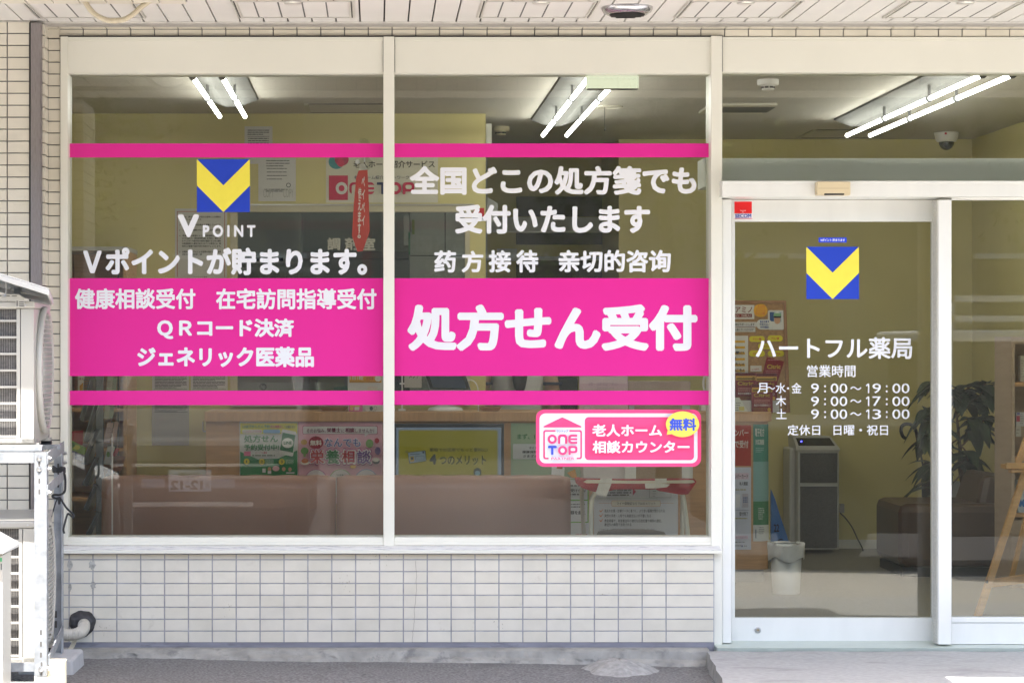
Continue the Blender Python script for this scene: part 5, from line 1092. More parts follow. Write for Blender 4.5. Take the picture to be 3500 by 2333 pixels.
# ---------------------------------------------------------------- things on the counter
YT3 = 2.78
b = MB()
def tray(label, a, y0, c, y1, Y):
    x0, z1 = W(a, y0, Y); x1, z0 = W(c, y1, Y); z0 = ct1 + .001; z1 = z0 + .022; m = mat('tray_wood', (.36, .18, .07), .5, nz=(8, .12), stretch=(1, 8, 8)); b = MB()
    b.hexa([(x0 + .02, Y + .02, z0), (x1 - .02, Y + .02, z0), (x1 - .02, Y + .14, z0), (x0 + .02, Y + .14, z0), (x0, Y, z1), (x1, Y, z1), (x1, Y + .16, z1), (x0, Y + .16, z1)], m)
    b.box(x0 + .012, Y + .012, z1 - .006, x1 - .012, Y + .148, z1 + .0012, mat('tray_well', (.22, .11, .05), .6))
    tag(b.build('wooden_tray', bevel=.002, origin=((x0 + x1) / 2, Y + .08, z0)), label, 'tray', 'wooden coin trays on the counter')
tray('wooden tray on the counter beside the pink and orange display card', 1091, 1398, 1190, 1408, 2.72)
tray('wooden tray on the counter beside the white tablet stand', 1639, 1399, 1716, 1409, 2.72)
o = sheet('display_card', 'white standing display card with an orange top on the counter', 'display card', (1189, 1225, 1309, 1406), 2.70, (200, 198, 194), [('r', (206, 150, 40), 1194, 1230, 1304, 1307), ('t', (216, 214, 200), '1日1粒', 1196, 1284, 1242, 1298, .03), ('t', (180, 60, 60), '新登場', 1252, 1287, 1276, 1298, .01), ('e', (214, 210, 200), 1292, 1293, 11, 11), ('l', (110, 70, 30), 1197, 1303, 1300, 1, 3, 2), ('r', (206, 190, 180), 1256, 1320, 1290, 1345)], thick=.004)
o = sheet('display_box', 'small pink display box with a yellow picture below the display card', 'box', (1192, 1384, 1239, 1407), 2.665, (190, 110, 150), [('r', (206, 196, 80), 1196, 1385, 1230, 1389), ('r', (206, 200, 200), 1212, 1390, 1228, 1401, 2), ('e', (206, 170, 110), 1202, 1396, 6, 6)], thick=.03)
o = sheet('display_box', 'small white display box with two round pictograms on the counter by the mullion', 'box', (1254, 1383, 1300, 1408), 2.665, (198, 197, 194), [('e', (70, 80, 90), 1269, 1395, 6, 7), ('e', (150, 150, 150), 1283, 1394, 6, 7), ('e', (200, 198, 190), 1283, 1394, 4, 5), ('l', DIM, 1262, 1403, 1292, 1, 3, 1.5)], thick=.03)
# tablet on a white stand
t = thing('tablet_stand', 'black tablet tilted on a white round stand on the counter', 'tablet', (*P3(1522, 1408, 2.84)[:2], ct1))
b = MB(); x, z = W(1522, 1408, 2.84); b.lathe([(.096, .001), (.096, .006), (.088, .016), (.05, .026), (.04, .03)], (x, 2.84, ct1), mat('white_plastic', (.74, .74, .73), .3), 40); b.box(x - .037, 2.85, ct1 + .028, x + .037, 2.875, ct1 + .17, mat('white_plastic', (0, 0, 0))); b.build('stand', t, smooth=False)
b = MB(); q = [P3(1470, 1333, 2.75), P3(1611, 1335, 2.75), P3(1570, 1215, 2.93), P3(1428, 1213, 2.93)]
def slab(b, q, d, m): b.hexa([(p[0], p[1] + d, p[2] - d * .3) for p in (q[0], q[1])] + [(p[0], p[1] + d, p[2] - d * .3) for p in (q[2], q[3])][:0] + [], m) if False else b.add([q[0], q[1], q[2], q[3]] + [(p[0], p[1] + d, p[2] - d * .5) for p in q], [(0, 1, 2, 3), (7, 6, 5, 4), (0, 4, 5, 1), (1, 5, 6, 2), (2, 6, 7, 3), (3, 7, 4, 0)], m)
slab(b, q, .010, mat('tablet_edge', (.30, .31, .32), .3, .7)); b.build('shell', t, bevel=.002)
b = MB(); L_ = lambda p, q, k: tuple(p[i] + (q[i] - p[i]) * k for i in range(3))
def inset(q, u, v, d): 
    e = [L_(L_(q[0], q[1], a), L_(q[3], q[2], a), c) for a, c in ((u, v), (1 - u, v), (1 - u, 1 - v), (u, 1 - v))]; return [(p[0], p[1] - d, p[2] + d * .3) for p in e]
b.poly(inset(q, .015, .03, .0012), mat('tablet_glass', (.012, .014, .018), .05, coat=1)); b.poly(inset(q, .10, .07, .0018), mat('tablet_screen', (.03, .045, .075), .06, coat=1)); b.build('screen', t)
b = MB(); b.tube(smooth_path([Vector(P3(*p)) for p in ((1604, 1299, 2.80), (1612, 1299, 2.78), (1624, 1306, 2.76), (1633, 1325, 2.76), (1635, 1360, 2.76), (1635, 1408, 2.76))], 8), .0028, mat('white_plastic', (0, 0, 0)), 8); b.tube([P3(1598, 1298, 2.80), P3(1606, 1299, 2.80)], .005, mat('white_plastic', (0, 0, 0)), 8); b.build('charging_cable', t)
b = MB(); b.pbox(1372, 1240, 1377, 1406, 2.80, 2.806, mat('white_plastic', (0, 0, 0))); b.pbox(1366, 1308, 1386, 1313, 2.798, 2.80, mat('white_plastic', (0, 0, 0))); b.box(W(1362, 0, 2.78)[0], 2.77, ct1 + .001, W(1386, 0, 2.78)[0], 2.83, ct1 + .01, mat('white_plastic', (0, 0, 0)))
t = b.build('note_holder', origin=P3(1374, 1408, 2.8)); tag(t, 'white note stand with a hanging paper slip on the counter beside the tablet', 'note holder')
sheet('note_slip', '', '', (1382, 1230, 1441, 1324), 2.79, (178, 174, 166), [('t', (50, 46, 44), 'メント', 1398, 1274, 1432, 1292, .02)], parent=t)
o = sheet('warranty_sheet', 'pale pink translucent sheet seen from behind, standing on the counter', 'sheet', (1980, 1285, 2146, 1407), 2.74, (196, 172, 184), [('r', (206, 188, 196), 1983, 1288, 2143, 1310), ('t', (170, 150, 164), '3年・10年保証で安心!', 2012, 1306, 2112, 1318, .01), ('l', (176, 160, 170), 2040, 1324, 2100, 2, 6, 3), ('r', (170, 150, 140), 2030, 1331, 2100, 1332), ('e', (180, 166, 178), 2006, 1396, 14, 12), ('e', (196, 178, 190), 2006, 1396, 11, 9), ('r', (186, 170, 176), 2032, 1384, 2084, 1396)], thick=.002)
b = MB(); b.pbox(2148, 1303, 2360, 1407, 2.80, 2.95, mat('grey_card', (.36, .29, .26), .7)); o = b.build('carton', bevel=.003, origin=P3(2250, 1407, 2.85)); tag(o, 'dull pinkish brown carton lying on the counter behind the pink sheet', 'box')
b = MB(); b.pbox(2150, 1386, 2168, 1406, 2.798, 2.80, ink((176, 190, 200))); b.pbox(2332, 1386, 2358, 1406, 2.798, 2.80, ink((176, 190, 200))); b.build('tape_strip', o)
b = MB(); sp = [Vector(P3(2418 + 14 * math.cos(a), 1310 + 32 * math.sin(a), 2.82)) for a in [2 * math.pi * k / 28 for k in range(28)]]
b.tube(sp, .006, mat('white_plastic', (0, 0, 0)), 8, closed=True); b.box(W(2395, 0, 2.8)[0], 2.78, ct1 + .001, W(2430, 0, 2.8)[0], 2.86, ct1 + .03, mat('white_plastic', (0, 0, 0))); b.pbox(2414, 1340, 2422, 1400, 2.82, 2.83, mat('white_plastic', (0, 0, 0)))
tag(b.build('desk_fan', smooth=False, origin=P3(2418, 1408, 2.8)), 'small white desk fan ring on the counter beside the mullion', 'fan')

# ---------------------------------------------------------------- clerk behind the counter, seen from behind
YPZ = 3.62
def skin_mesh(name, nodes, edges, parent, m, root=0, sub=2):
    """one continuous surface grown round a skeleton; nodes = (x, y, z, rx, ry)"""
    o = Vector(ORG[parent.name]); me = bpy.data.meshes.new(name); me.from_pydata([(n[0] - o.x, n[1] - o.y, n[2] - o.z) for n in nodes], edges, [])
    ob = bpy.data.objects.new(name, me); COL.objects.link(ob); ob.parent = parent; ORG[ob.name] = tuple(o)
    sk_ = ob.modifiers.new('skin', 'SKIN'); sk_.use_smooth_shade = True
    for i, n in enumerate(nodes):
        v = me.skin_vertices[0].data[i]; v.radius = (n[3], n[4] if len(n) > 4 else n[3]); v.use_root = (i == root)
    sb = ob.modifiers.new('subdivision', 'SUBSURF'); sb.levels = sub; sb.render_levels = sub
    me.materials.append(m); return ob
px0 = W(1768, 0, YPZ)[0]; Z0 = .50
t = thing('person', 'clerk in a white top with navy sleeve trim and long dark hair behind the counter', 'person', (px0, YPZ, FZ))
SKIN = mat('skin', (.50, .30, .21), .5, nz=(5, .05)); COAT = mat('white_uniform', (.70, .70, .68), .75, nz=(6, .04), bump=(20, .25)); HAIR = mat('dark_hair', (.012, .009, .008), .38, nz=(30, .3), stretch=(12, 12, 1))
X = lambda px: W(px, 0, YPZ)[0]
Zp = lambda py: W(0, py, YPZ)[1]
sh = Zp(1222); sxl, sxr = X(1662), X(1872)
nd = [(px0, YPZ, .60, .15, .11), (px0, YPZ, .74, .135, .10), (px0, YPZ - .005, .90, .135, .10), (px0, YPZ, 1.06, .15, .105), (px0, YPZ + .005, sh - .02, .12, .085), (px0, YPZ, sh + .05, .05, .05), (px0, YPZ - .012, sh + .11, .055, .06), (px0, YPZ - .015, sh + .19, .078, .092), (px0, YPZ - .01, sh + .27, .06, .075),
      (sxl + .02, YPZ, sh - .01, .055), (sxl - .025, YPZ - .02, sh - .16, .046), (sxl - .04, YPZ - .01, sh - .31, .038), (sxl + .0, YPZ + .12, sh - .37, .033), (sxl + .05, YPZ + .24, sh - .37, .026), (sxl + .07, YPZ + .30, sh - .37, .034, .016),
      (sxr - .02, YPZ, sh - .01, .055), (sxr + .025, YPZ - .02, sh - .16, .046), (sxr + .04, YPZ - .01, sh - .31, .038), (sxr + .0, YPZ + .12, sh - .37, .033), (sxr - .05, YPZ + .24, sh - .37, .026), (sxr - .07, YPZ + .30, sh - .37, .034, .016),
      (px0 - .09, YPZ + .02, .54, .09), (px0 - .12, YPZ + .40, .52, .07), (px0 - .12, YPZ + .42, .14, .045), (px0 - .12, YPZ + .55, .07, .035),
      (px0 + .09, YPZ + .02, .54, .09), (px0 + .12, YPZ + .40, .52, .07), (px0 + .12, YPZ + .42, .14, .045), (px0 + .12, YPZ + .55, .07, .035)]
ed = [(0, 1), (1, 2), (2, 3), (3, 4), (4, 5), (5, 6), (6, 7), (7, 8), (4, 9), (9, 10), (10, 11), (11, 12), (12, 13), (13, 14), (4, 15), (15, 16), (16, 17), (17, 18), (18, 19), (19, 20), (0, 21), (21, 22), (22, 23), (23, 24), (0, 25), (25, 26), (26, 27), (27, 28)]
for hx, sgn in ((14, 1), (20, -1)):
    bx, by, bz = nd[hx][:3]
    for k, (dx, dl) in enumerate(((-.026, .058), (-.009, .070), (.009, .066), (.025, .052))):
        i = len(nd); nd += [(bx + dx, by + .035, bz - .002, .009), (bx + dx * 1.1, by + .035 + dl * .6, bz - .008, .008), (bx + dx * 1.1, by + .035 + dl, bz - .026, .007)]; ed += [(hx, i), (i, i + 1), (i + 1, i + 2)]
    i = len(nd); nd += [(bx + sgn * .040, by + .004, bz - .004, .010), (bx + sgn * .052, by + .038, bz - .012, .008)]; ed += [(hx, i), (i, i + 1)]
skin_mesh('body', nd, ed, t, SKIN)
cn = [(px0, YPZ, .56, .175, .13), (px0, YPZ, .74, .158, .118), (px0, YPZ - .005, .92, .152, .115), (px0, YPZ, 1.06, .165, .12), (px0, YPZ + .004, sh - .015, .135, .10), (px0, YPZ, sh + .025, .065, .065), (sxl + .015, YPZ, sh - .012, .066), (sxl - .02, YPZ - .015, sh - .10, .060), (sxr - .015, YPZ, sh - .012, .066), (sxr + .02, YPZ - .015, sh - .10, .060)]
skin_mesh('uniform_top', cn, [(0, 1), (1, 2), (2, 3), (3, 4), (4, 5), (4, 6), (6, 7), (4, 8), (8, 9)], t, COAT)
b = MB()
for s_, xx in ((-1, sxl - .023), (1, sxr + .023)): b.lathe([(.058, 0), (.064, .001), (.065, .016), (.060, .018)], (xx, YPZ - .016, sh - .158), mat('navy_trim', (.02, .022, .06), .7), 24, cap=False)
b.build('sleeve_trim', t, smooth=True)
hn = [(px0, YPZ - .01, sh + .225, .088, .105), (px0, YPZ - .03, sh + .30, .05, .07), (px0, YPZ - .085, sh + .12, .062, .045), (px0, YPZ - .125, sh + .0, .055, .03), (px0 + .005, YPZ - .15, sh - .11, .050, .026), (px0 + .004, YPZ - .152, sh - .19, .030, .018), (px0 + .002, YPZ - .15, Zp(1338), .008, .008)]
skin_mesh('hair', hn, [(1, 0), (0, 2), (2, 3), (3, 4), (4, 5), (5, 6)], t, HAIR)
b = MB(); b.pbox(1890, 1290, 1975, 1420, YPZ + .5, YPZ + .8, mat('dark_machine', (.02, .022, .02), .5)); b.pbox(1330, 1280, 1400, 1420, YPZ + .4, YPZ + .7, mat('dark_machine', (0, 0, 0)))
tag(b.build('office_machine', bevel=.01, origin=P3(1930, 1420, YPZ + .6)), 'dark office machine in the room behind the clerk', 'office machine')

# ---------------------------------------------------------------- entrance area: cork board, sachets, posters on the counter end
YK = 2.735
t = thing('cork_board', 'wood framed cork board with product cards standing on the counter end', 'cork board', P3(2600, 1409, YK))
CORK = mat('cork', (.34, .195, .085), .85, nz=(90, .18), bump=(160, .4)); FRW = mat('brown_frame_wood', (.27, .13, .055), .5, nz=(8, .15), stretch=(1, 1, 12))
b = MB(); b.prism([W(x, y, YK + .006) for x, y in ((2440, 1036), (2680, 1036), (2692, 1402), (2440, 1402))], YK + .006, YK + .016, CORK); b.build('cork_panel', t)
b = MB()
b.prism([W(x, y, YK) for x, y in ((2430, 1026), (2687, 1027), (2687, 1037), (2430, 1037))], YK, YK + .02, FRW); b.prism([W(x, y, YK - .0006) for x, y in ((2677, 1036), (2687, 1027), (2701, 1409), (2688, 1402))], YK - .0006, YK + .02, FRW); b.prism([W(x, y, YK) for x, y in ((2430, 1401), (2688, 1401), (2700, 1409.5), (2430, 1409.5))], YK, YK + .02, FRW)
b.build('frame', t)
YKC = YK + .003
BR = (120, 40, 30); GC = 'cards pinned to the cork board'
sheet('product_card', 'white card with a brown price strip, highest on the cork board', 'card', (2440, 1042, 2578, 1090), YKC, (206, 202, 196), [('t', BR, 'アミノ', 2513, 1048, 2571, 1068, .02), ('r', BR, 2440, 1072, 2570, 1084), ('t', (214, 200, 190), 'ョン（20包入）', 2512, 1074, 2566, 1082.5, .02)], group=GC)
sheet('product_card', 'round orange card with slanted red writing on the cork board', 'card', (2576, 1039, 2623, 1083), YKC - .002, (216, 160, 36), [('t', (190, 70, 40), 'すっきり', 2590, 1043, 2614, 1053, .01), ('t', (190, 70, 40), 'フレッシュ', 2585, 1055, 2616, 1065, .01), ('t', (190, 70, 40), 'オレンジ味', 2582, 1066, 2614, 1076, .01)], group=GC, rad=21)
o = sheet('photo_card', 'rounded photo card of a person in a green visor cap on the cork board', 'photo', (2625, 1060, 2680, 1127), YKC - .001, (204, 202, 198), [('r', (50, 80, 130), 2631, 1066, 2646, 1098), ('r', (150, 170, 180), 2645, 1066, 2671, 1100), ('p', (206, 204, 200), [(2640, 1124), (2650, 1108), (2668, 1108), (2678, 1124)]), ('e', (180, 140, 110), 2657, 1092, 11, 15), ('r', (30, 30, 34), 2644, 1078, 2670, 1086, 3), ('p', (120, 160, 120), [(2643, 1080), (2646, 1070), (2668, 1070), (2671, 1080)]), ('p', (210, 212, 206), [(2648, 1070), (2656, 1064), (2666, 1070)])], rad=6)
sheet('product_card', 'oval white card with slanted blue writing beside the photo on the cork board', 'card', (2586, 1091, 2639, 1126), YKC - .004, (204, 204, 200), [('t', (50, 70, 140), '手放せない', 2596, 1103, 2630, 1112, .01), ('t', (50, 70, 140), '水分補給!', 2598, 1113, 2628, 1122, .01), ('l', (50, 70, 140), 2598, 1096, 2636, 1, 4, 5)], group=GC, rad=16)
sheet('product_card', 'narrow white strip card with underlined writing on the cork board', 'card', (2440, 1100, 2586, 1117), YKC, (198, 194, 188), [('t', GRY, '容をサポートします', 2512, 1104, 2579, 1113, .02), ('r', (60, 80, 160), 2512, 1115, 2578, 1116)], group=GC)
sheet('product_card', 'narrow white strip card lower than the underlined one on the cork board', 'card', (2440, 1119, 2582, 1134), YKC, (196, 192, 186), [('t', GRY, '人飲んでいただけます', 2512, 1122, 2576, 1131, .015)], group=GC)
it = []
for k, s_ in enumerate(('', '!', '様に!', '!', 'たい!', 'にも!')):
    it.append(('r', (206, 160, 50), 2440, 1163 + 20 * k, 2546, 1171 + 20 * k))
    if s_: it.append(('t', GRY, s_, {1: 2513, 3: 2513}.get(k, 2513), 1159 + 20 * k, {1: 2516, 3: 2516}.get(k, 2543), 1170 + 20 * k, .03))
sheet('product_card', 'tall white card with orange bars on the cork board', 'card', (2440, 1147, 2557, 1275), YKC, (204, 201, 194), it, group=GC)
for k, (a, y, c, d, s_, lb) in enumerate(((2561, 1148, 2614, 1168, 'クエン酸', 'yellow oval card under the round orange card'), (2624, 1146, 2675, 1166, 'アミノ酸', 'yellow oval card under the photo card'), (2591, 1173, 2640, 1193, 'ビタミン', 'yellow oval card in the middle of five'), (2561, 1197, 2614, 1218, 'カルシウム', 'yellow oval card just above the small price tag'), (2624, 1198, 2680, 1218, 'ミネラル', 'yellow oval card just above the tilted red leaflet'))):
    sheet('oval_card', lb + ' on the cork board', 'card', (a, y, c, d), YKC, (206, 192, 40), [('t', (180, 60, 40), s_, a + 12, y + 6, c - 12, d - 6, .02)], group='yellow oval cards on the cork board', rad=9.8)
sheet('price_tag', 'small white price tag on the cork board', 'price tag', (2565, 1249, 2603, 1269), YKC, (204, 198, 190), [('t', (170, 80, 60), '2,160円', 2569, 1258, 2594, 1265, .01)])
CR = (128, 24, 34)
sheet('red_leaflet', 'tilted dark red leaflet pinned on the cork board beside the frame', 'leaflet', (2608, 1219, 2680, 1306), YKC - .001, CR, [('t', (190, 160, 60), 'Citric', 2622, 1245, 2668, 1260, .03), ('l', (180, 120, 120), 2618, 1266, 2660, 3, 6, 2), ('l', (180, 120, 120), 2624, 1228, 2672, 1, 6, 3)], poly=[(2621, 1219), (2680, 1235), (2657, 1306), (2606, 1280)])
def sachet(label, a, y, c, d, Y):
    t = sheet('drink_sachet', label, 'sachet', (a, y, c, d), Y, CR, [('r', (90, 16, 22), a + 2, y, c - 2, y + 8), ('r', (196, 150, 60), a + 1, y + 10, c - 1, y + 25), ('r', (120, 100, 40), a + 3, y + 16, c - 14, y + 23), ('e', (120, 90, 30), c - 9, y + 19, 6, 6), ('t', (176, 150, 60), 'Citric', a + 7, y + 29, c - 9, y + 42, .03), ('l', (190, 130, 120), a + 8, y + 51, c - 10, 3, 4.5, 2), ('t', (206, 190, 186), '毎日の体調維持に!', a + 8, y + 66, c - 8, y + 74, .02), ('l', (150, 110, 60), a + 6, y + 80, c - 20, 3, 4, 2), ('e', (190, 150, 60), c - 12, y + 85, 6, 7)], group='dark red sachets before the cork board', poly=[(a, y), (c, y), (c, d), (a + 1, d)], thick=.02, m=mat('sachet_foil', (.20, .014, .02), .28, nz=(14, .2), bump=(30, .4)))
sachet('dark red foil sachet standing behind, beside the door frame', 2514, 1274, 2584, 1366, YK - .045)
sachet('dark red foil sachet standing behind, beside the wooden board frame', 2584, 1276, 2656, 1366, YK - .05)
sachet('dark red foil sachet in front with a gold strip', 2569, 1314, 2641, 1411, YK - .085)
b = MB(); b.pbox(2500, 1368, 2572, 1409, YK - .07, YK - .02, ink((186, 184, 180))); b.pbox(2640, 1368, 2664, 1409, YK - .07, YK - .02, ink((190, 188, 186))); tag(b.build('sachet_stand', bevel=.002, origin=P3(2570, 1409, YK - .05)), 'white card stand holding up the sachets before the cork board', 'stand')
sheet('menu_card', 'white slanting card on the counter beside the sachets', 'card', (2490, 1358, 2560, 1411), YK - .1, (196, 200, 190), [('l', DIM, 2513, 1375, 2532, 4, 8, 3), ('r', (190, 180, 110), 2526, 1389, 2544, 1402)], poly=[(2490, 1358), (2527, 1358), (2561, 1412), (2490, 1412)])
sheet('red_poster', 'brick red poster with white characters on the counter end by the door frame', 'poster', (2440, 1452, 2567, 1591), YF2, (158, 44, 34), [('t', (206, 196, 190), 'ンバー', 2512, 1466, 2558, 1489, .02), ('t', (206, 196, 190), 'で受付', 2512, 1504, 2558, 1530, .02)])
sheet('procedure_poster', 'white step by step poster below the brick red one on the counter end', 'poster', (2440, 1596, 2567, 1877), YF2, (186, 190, 206), [('r', (196, 176, 190), 2440, 1615, 2559, 1637), ('t', GRY, 'ンバーカード', 2512, 1619, 2557, 1634, .02), ('t', GRY, '本人確認', 2527, 1645, 2556, 1658, .02), ('l', (150, 140, 60), 2513, 1671, 2557, 1, 4, 3), ('r', (170, 166, 176), 2537, 1686, 2558, 1733), ('r', (204, 204, 210), 2514, 1688, 2530, 1733, 2)] + [('e', (60, 90, 140), 2542 + 5.5 * i, 1700 + 7 * j, 2.2, 2.2) for i in range(3) for j in range(3)] + [('r', DIM, 2513, 1742, 2559, 1743), ('t', GRY, '受付完了', 2527, 1748, 2557, 1762, .02), ('l', (150, 140, 60), 2513, 1769, 2556, 1, 4, 3), ('r', (196, 170, 190), 2513, 1829, 2557, 1840), ('t', GRY, 'カードを忘れずに!', 2516, 1831, 2554, 1838, .01), ('l', DIM, 2513, 1850, 2545, 2, 12, 3), ('p', (50, 60, 120), [(2533, 1868), (2537, 1860), (2541, 1868)]), ('l', DIM, 2544, 1862, 2558, 1, 4, 5)])
# teal poster wrapped on the rounded counter end
b = MB(); xe, rad, y0 = cxe - .02, .06, YC + .018
path = [(W(2574, 0, y0)[0], y0 - .003)] + [(xe - rad + (rad + .003) * math.cos(R(-90 + 8 * k)), y0 + rad + (rad + .003) * math.sin(R(-90 + 8 * k))) for k in range(0, 10)]
zt_, zb2 = W(0, 1449, y0)[1], W(0, 1848, y0)[1]
for (m, f0, f1, d) in ((ink((70, 130, 118)), 0, 1, 0), (ink((118, 158, 156)), .32, .66, .0008), (ink((56, 118, 78)), .66, .86, .0008), (ink((196, 198, 194)), .862, 1, .0008)):
    n = len(path)
    mid = (xe - rad, y0 + rad)
    pp = [((x + (x - mid[0]) * d / rad, y + (y - mid[1]) * d / rad) if k else (x, y - d)) for k, (x, y) in enumerate(path)]
    za, zc = zt_ + (zb2 - zt_) * f0, zt_ + (zb2 - zt_) * f1
    b.add([(x, y, za) for x, y in pp] + [(x, y, zc) for x, y in pp], [(i, i + 1, i + 1 + n, i + n) for i in range(n - 1)], m)
o = b.build('teal_poster', origin=(path[3][0], path[3][1], zb2)); tag(o, 'teal and green poster wrapped round the rounded counter end', 'poster')
S, T = decor([('t', (200, 206, 200), '電子処方', 2581, 1462, 2612, 1491, .02), ('t', (200, 206, 200), '対応施設', 2582, 1500, 2612, 1519, .02), ('l', (170, 200, 190), 2583, 1530, 2610, 3, 6, 2), ('l', (190, 206, 196), 2592, 1735, 2612, 6, 7, 3), ('r', (40, 60, 90), 2582, 1808, 2585, 1838), ('l', DIM, 2594, 1800, 2612, 4, 7, 2.5)], y0 - .006, .0006)
S.build('printed_pattern', o); T.build('lettering', o)
# blue taped panel, bin, purifier
b = MB(); YB5 = 3.35; b.prism([W(x, y, YB5) for x, y in ((2636, 1672), (2650, 1706), (2668, 1766), (2690, 1830), (2706, 1880), (2712, 1920), (2636, 1920))], YB5, YB5 + .03, mat('blue_film', (.035, .15, .45), .4, nz=(20, .12), bump=(40, .3))); o = b.build('blue_panel', origin=P3(2660, 1920, YB5)); tag(o, 'bright blue taped panel leaning behind the counter end', 'panel')
b = MB(); b.text('22', (2645, 1790, 2663, 1816), YB5 - .001, ink((20, 20, 24)), .03); b.text('C', (2658, 1840, 2676, 1858), YB5 - .001, ink((20, 20, 24)), .03); b.build('lettering', o)
YBN = 2.02; t = thing('waste_bin', 'white waste bin with a plastic liner before the counter end', 'bin', P3(2698, 2030, YBN))
xa, xb = W(2639, 0, YBN)[0], W(2757, 0, YBN)[0]; xa2, xb2 = W(2650, 0, YBN)[0], W(2742, 0, YBN)[0]; zt_ = W(0, 1862, YBN)[1]; BIN = mat('white_bin', (.56, .555, .54), .5, nz=(6, .05))
xm_, r1, r0 = (xa + xb) / 2, (xb - xa) / 2, (xb2 - xa2) / 2; h = zt_ - FZ
b = MB(); b.lathe([(r0, 0), (r1 - .006, h - .012), (r1 - .01, h - .02), (r0 - .008, .01), (0, .01)], (xm_, YBN + r1, FZ), BIN, 36, cap=False); b.build('bucket', t, smooth=True)
b = MB(); n = 48; LN = mat('plastic_liner', (.58, .575, .56), .35, nz=(20, .08), bump=(24, .7)); vs = []
for j, (f, hh) in enumerate(((1.0, -.002), (1.035, .006), (1.045, -.01), (1.03, -.035), (1.01, -.058), (.99, -.078))):
    for k in range(n):
        a = 2 * math.pi * k / n; w = (.003 * math.sin(k * 1.7 + j) + .004 * math.sin(k * .6)) * (j > 0)
        vs.append((xm_ + (r1 * f + w) * math.cos(a), YBN + r1 + (r1 * f + w) * math.sin(a), zt_ + hh + (.012 * math.sin(k * .45 + 1) * (j > 3))))
b.add(vs, [(j * n + k, j * n + (k + 1) % n, (j + 1) * n + (k + 1) % n, (j + 1) * n + k) for j in range(5) for k in range(n)], LN); b.build('liner', t, smooth=True)
YPU = 4.28; t = thing('air_purifier', 'grey tower air purifier with two mesh panels and a slanted control top', 'air purifier', P3(2785, 1875, YPU))
PUR = mat('grey_purifier', (.46, .46, .43), .4, nz=(4, .03)); MESH = mat('dark_mesh', (.075, .075, .072), .55, nz=(220, .5))
b = MB(); b.pbox(2726, 1526, 2868, 1878, YPU, YPU + .26, PUR); b.build('body', t, bevel=.006)
b = MB(); b.pbox(2698, 1530, 2725, 1878, YPU + .08, YPU + .30, PUR); b.build('side_housing', t, bevel=.012)
b = MB(); zA, zB = W(0, 1526, YPU)[1], W(0, 1493, YPU)[1]; x0, x1 = W(2722, 0, YPU)[0], W(2871, 0, YPU)[0]; xt0, xt1 = W(2719, 0, YPU)[0], W(2850, 0, YPU)[0]
b.hexa([(x0, YPU - .006, zA - .012), (x1, YPU - .006, zA - .012), (x1, YPU + .26, zA - .012), (x0, YPU + .26, zA - .012), (xt0, YPU + .10, zB + .002), (xt1, YPU + .10, zB + .002), (xt1, YPU + .26, zB), (xt0, YPU + .26, zB)], PUR)
b.box(x0, YPU - .0065, zA - .026, x1, YPU + .26, zA - .0125, PUR); b.build('top_cover', t, bevel=.003)
b = MB()
e = .0014
def onslope(u, v): return (x0 + (xt0 - x0) * v + ((x1 + (xt1 - x1) * v) - (x0 + (xt0 - x0) * v)) * u, YPU - .006 + .106 * v - e, zA - .012 + (zB + .014 - zA) * v + e)
b.poly([onslope(.07, .22), onslope(.93, .22), onslope(.93, .84), onslope(.07, .84)], mat('black_gloss', (.012, .012, .014), .15)); b.build('control_panel', t)
b = MB(); p = onslope(.17, .55); b.lathe([(.005, 0), (.005, -.002), (0, -.002)], (p[0], p[1] - .001, p[2]), emit('blue_lamp', (.05, .05, 1), 3), 12, axis=1, cap=False); b.build('indicator_lamp', t)
b = MB()
for y0_, y1_ in ((1547, 1649), (1661, 1872)): b.pbox(2735, y0_, 2862, y1_, YPU - .003, YPU, MESH)
b.build('mesh_panel', t)
b = MB(); b.tube(smooth_path([Vector(P3(*p)) for p in ((2872, 1752, 4.5), (2890, 1770, 4.45), (2912, 1800, 4.42), (2930, 1838, 4.40), (2943, 1862, 4.36), (2950, 1880, 4.30))], 8), .004, BLACK, 8); b.pbox(2872, 1722, 2886, 1752, 4.52, 4.56, mat('plug_grey', (.3, .3, .29), .5)); b.build('power_cord', t)

# ---------------------------------------------------------------- plant, umbrella, armchair, shelf and easel by the entrance
YPL = 3.75
t = thing('potted_plant', 'tall leafy potted plant with dark green lance leaves beside the door post', 'plant', P3(3275, 1790, YPL))
b = MB(); x, z = W(3295, 1648, YPL); zp1 = z; b.lathe([(.075, FZ), (.092, zp1 - .02), (.094, zp1), (.084, zp1), (.08, zp1 - .03), (0, zp1 - .03)], (x, YPL + .05, 0), mat('white_pot', (.55, .56, .54), .35), 32, cap=False); b.build('pot', t, smooth=False)
TRK = mat('plant_trunk', (.14, .085, .05), .8, nz=(20, .2), bump=(60, .5))
b = MB(); b.tube(smooth_path([Vector(P3(*p)) for p in ((3292, 1660, YPL + .05), (3285, 1620, YPL + .04), (3280, 1585, YPL + .03), (3282, 1540, YPL + .02), (3276, 1480, YPL), (3270, 1420, YPL), (3266, 1370, YPL))], 6), [.016 - .0003 * k for k in range(37)], TRK, 10)
stems = []
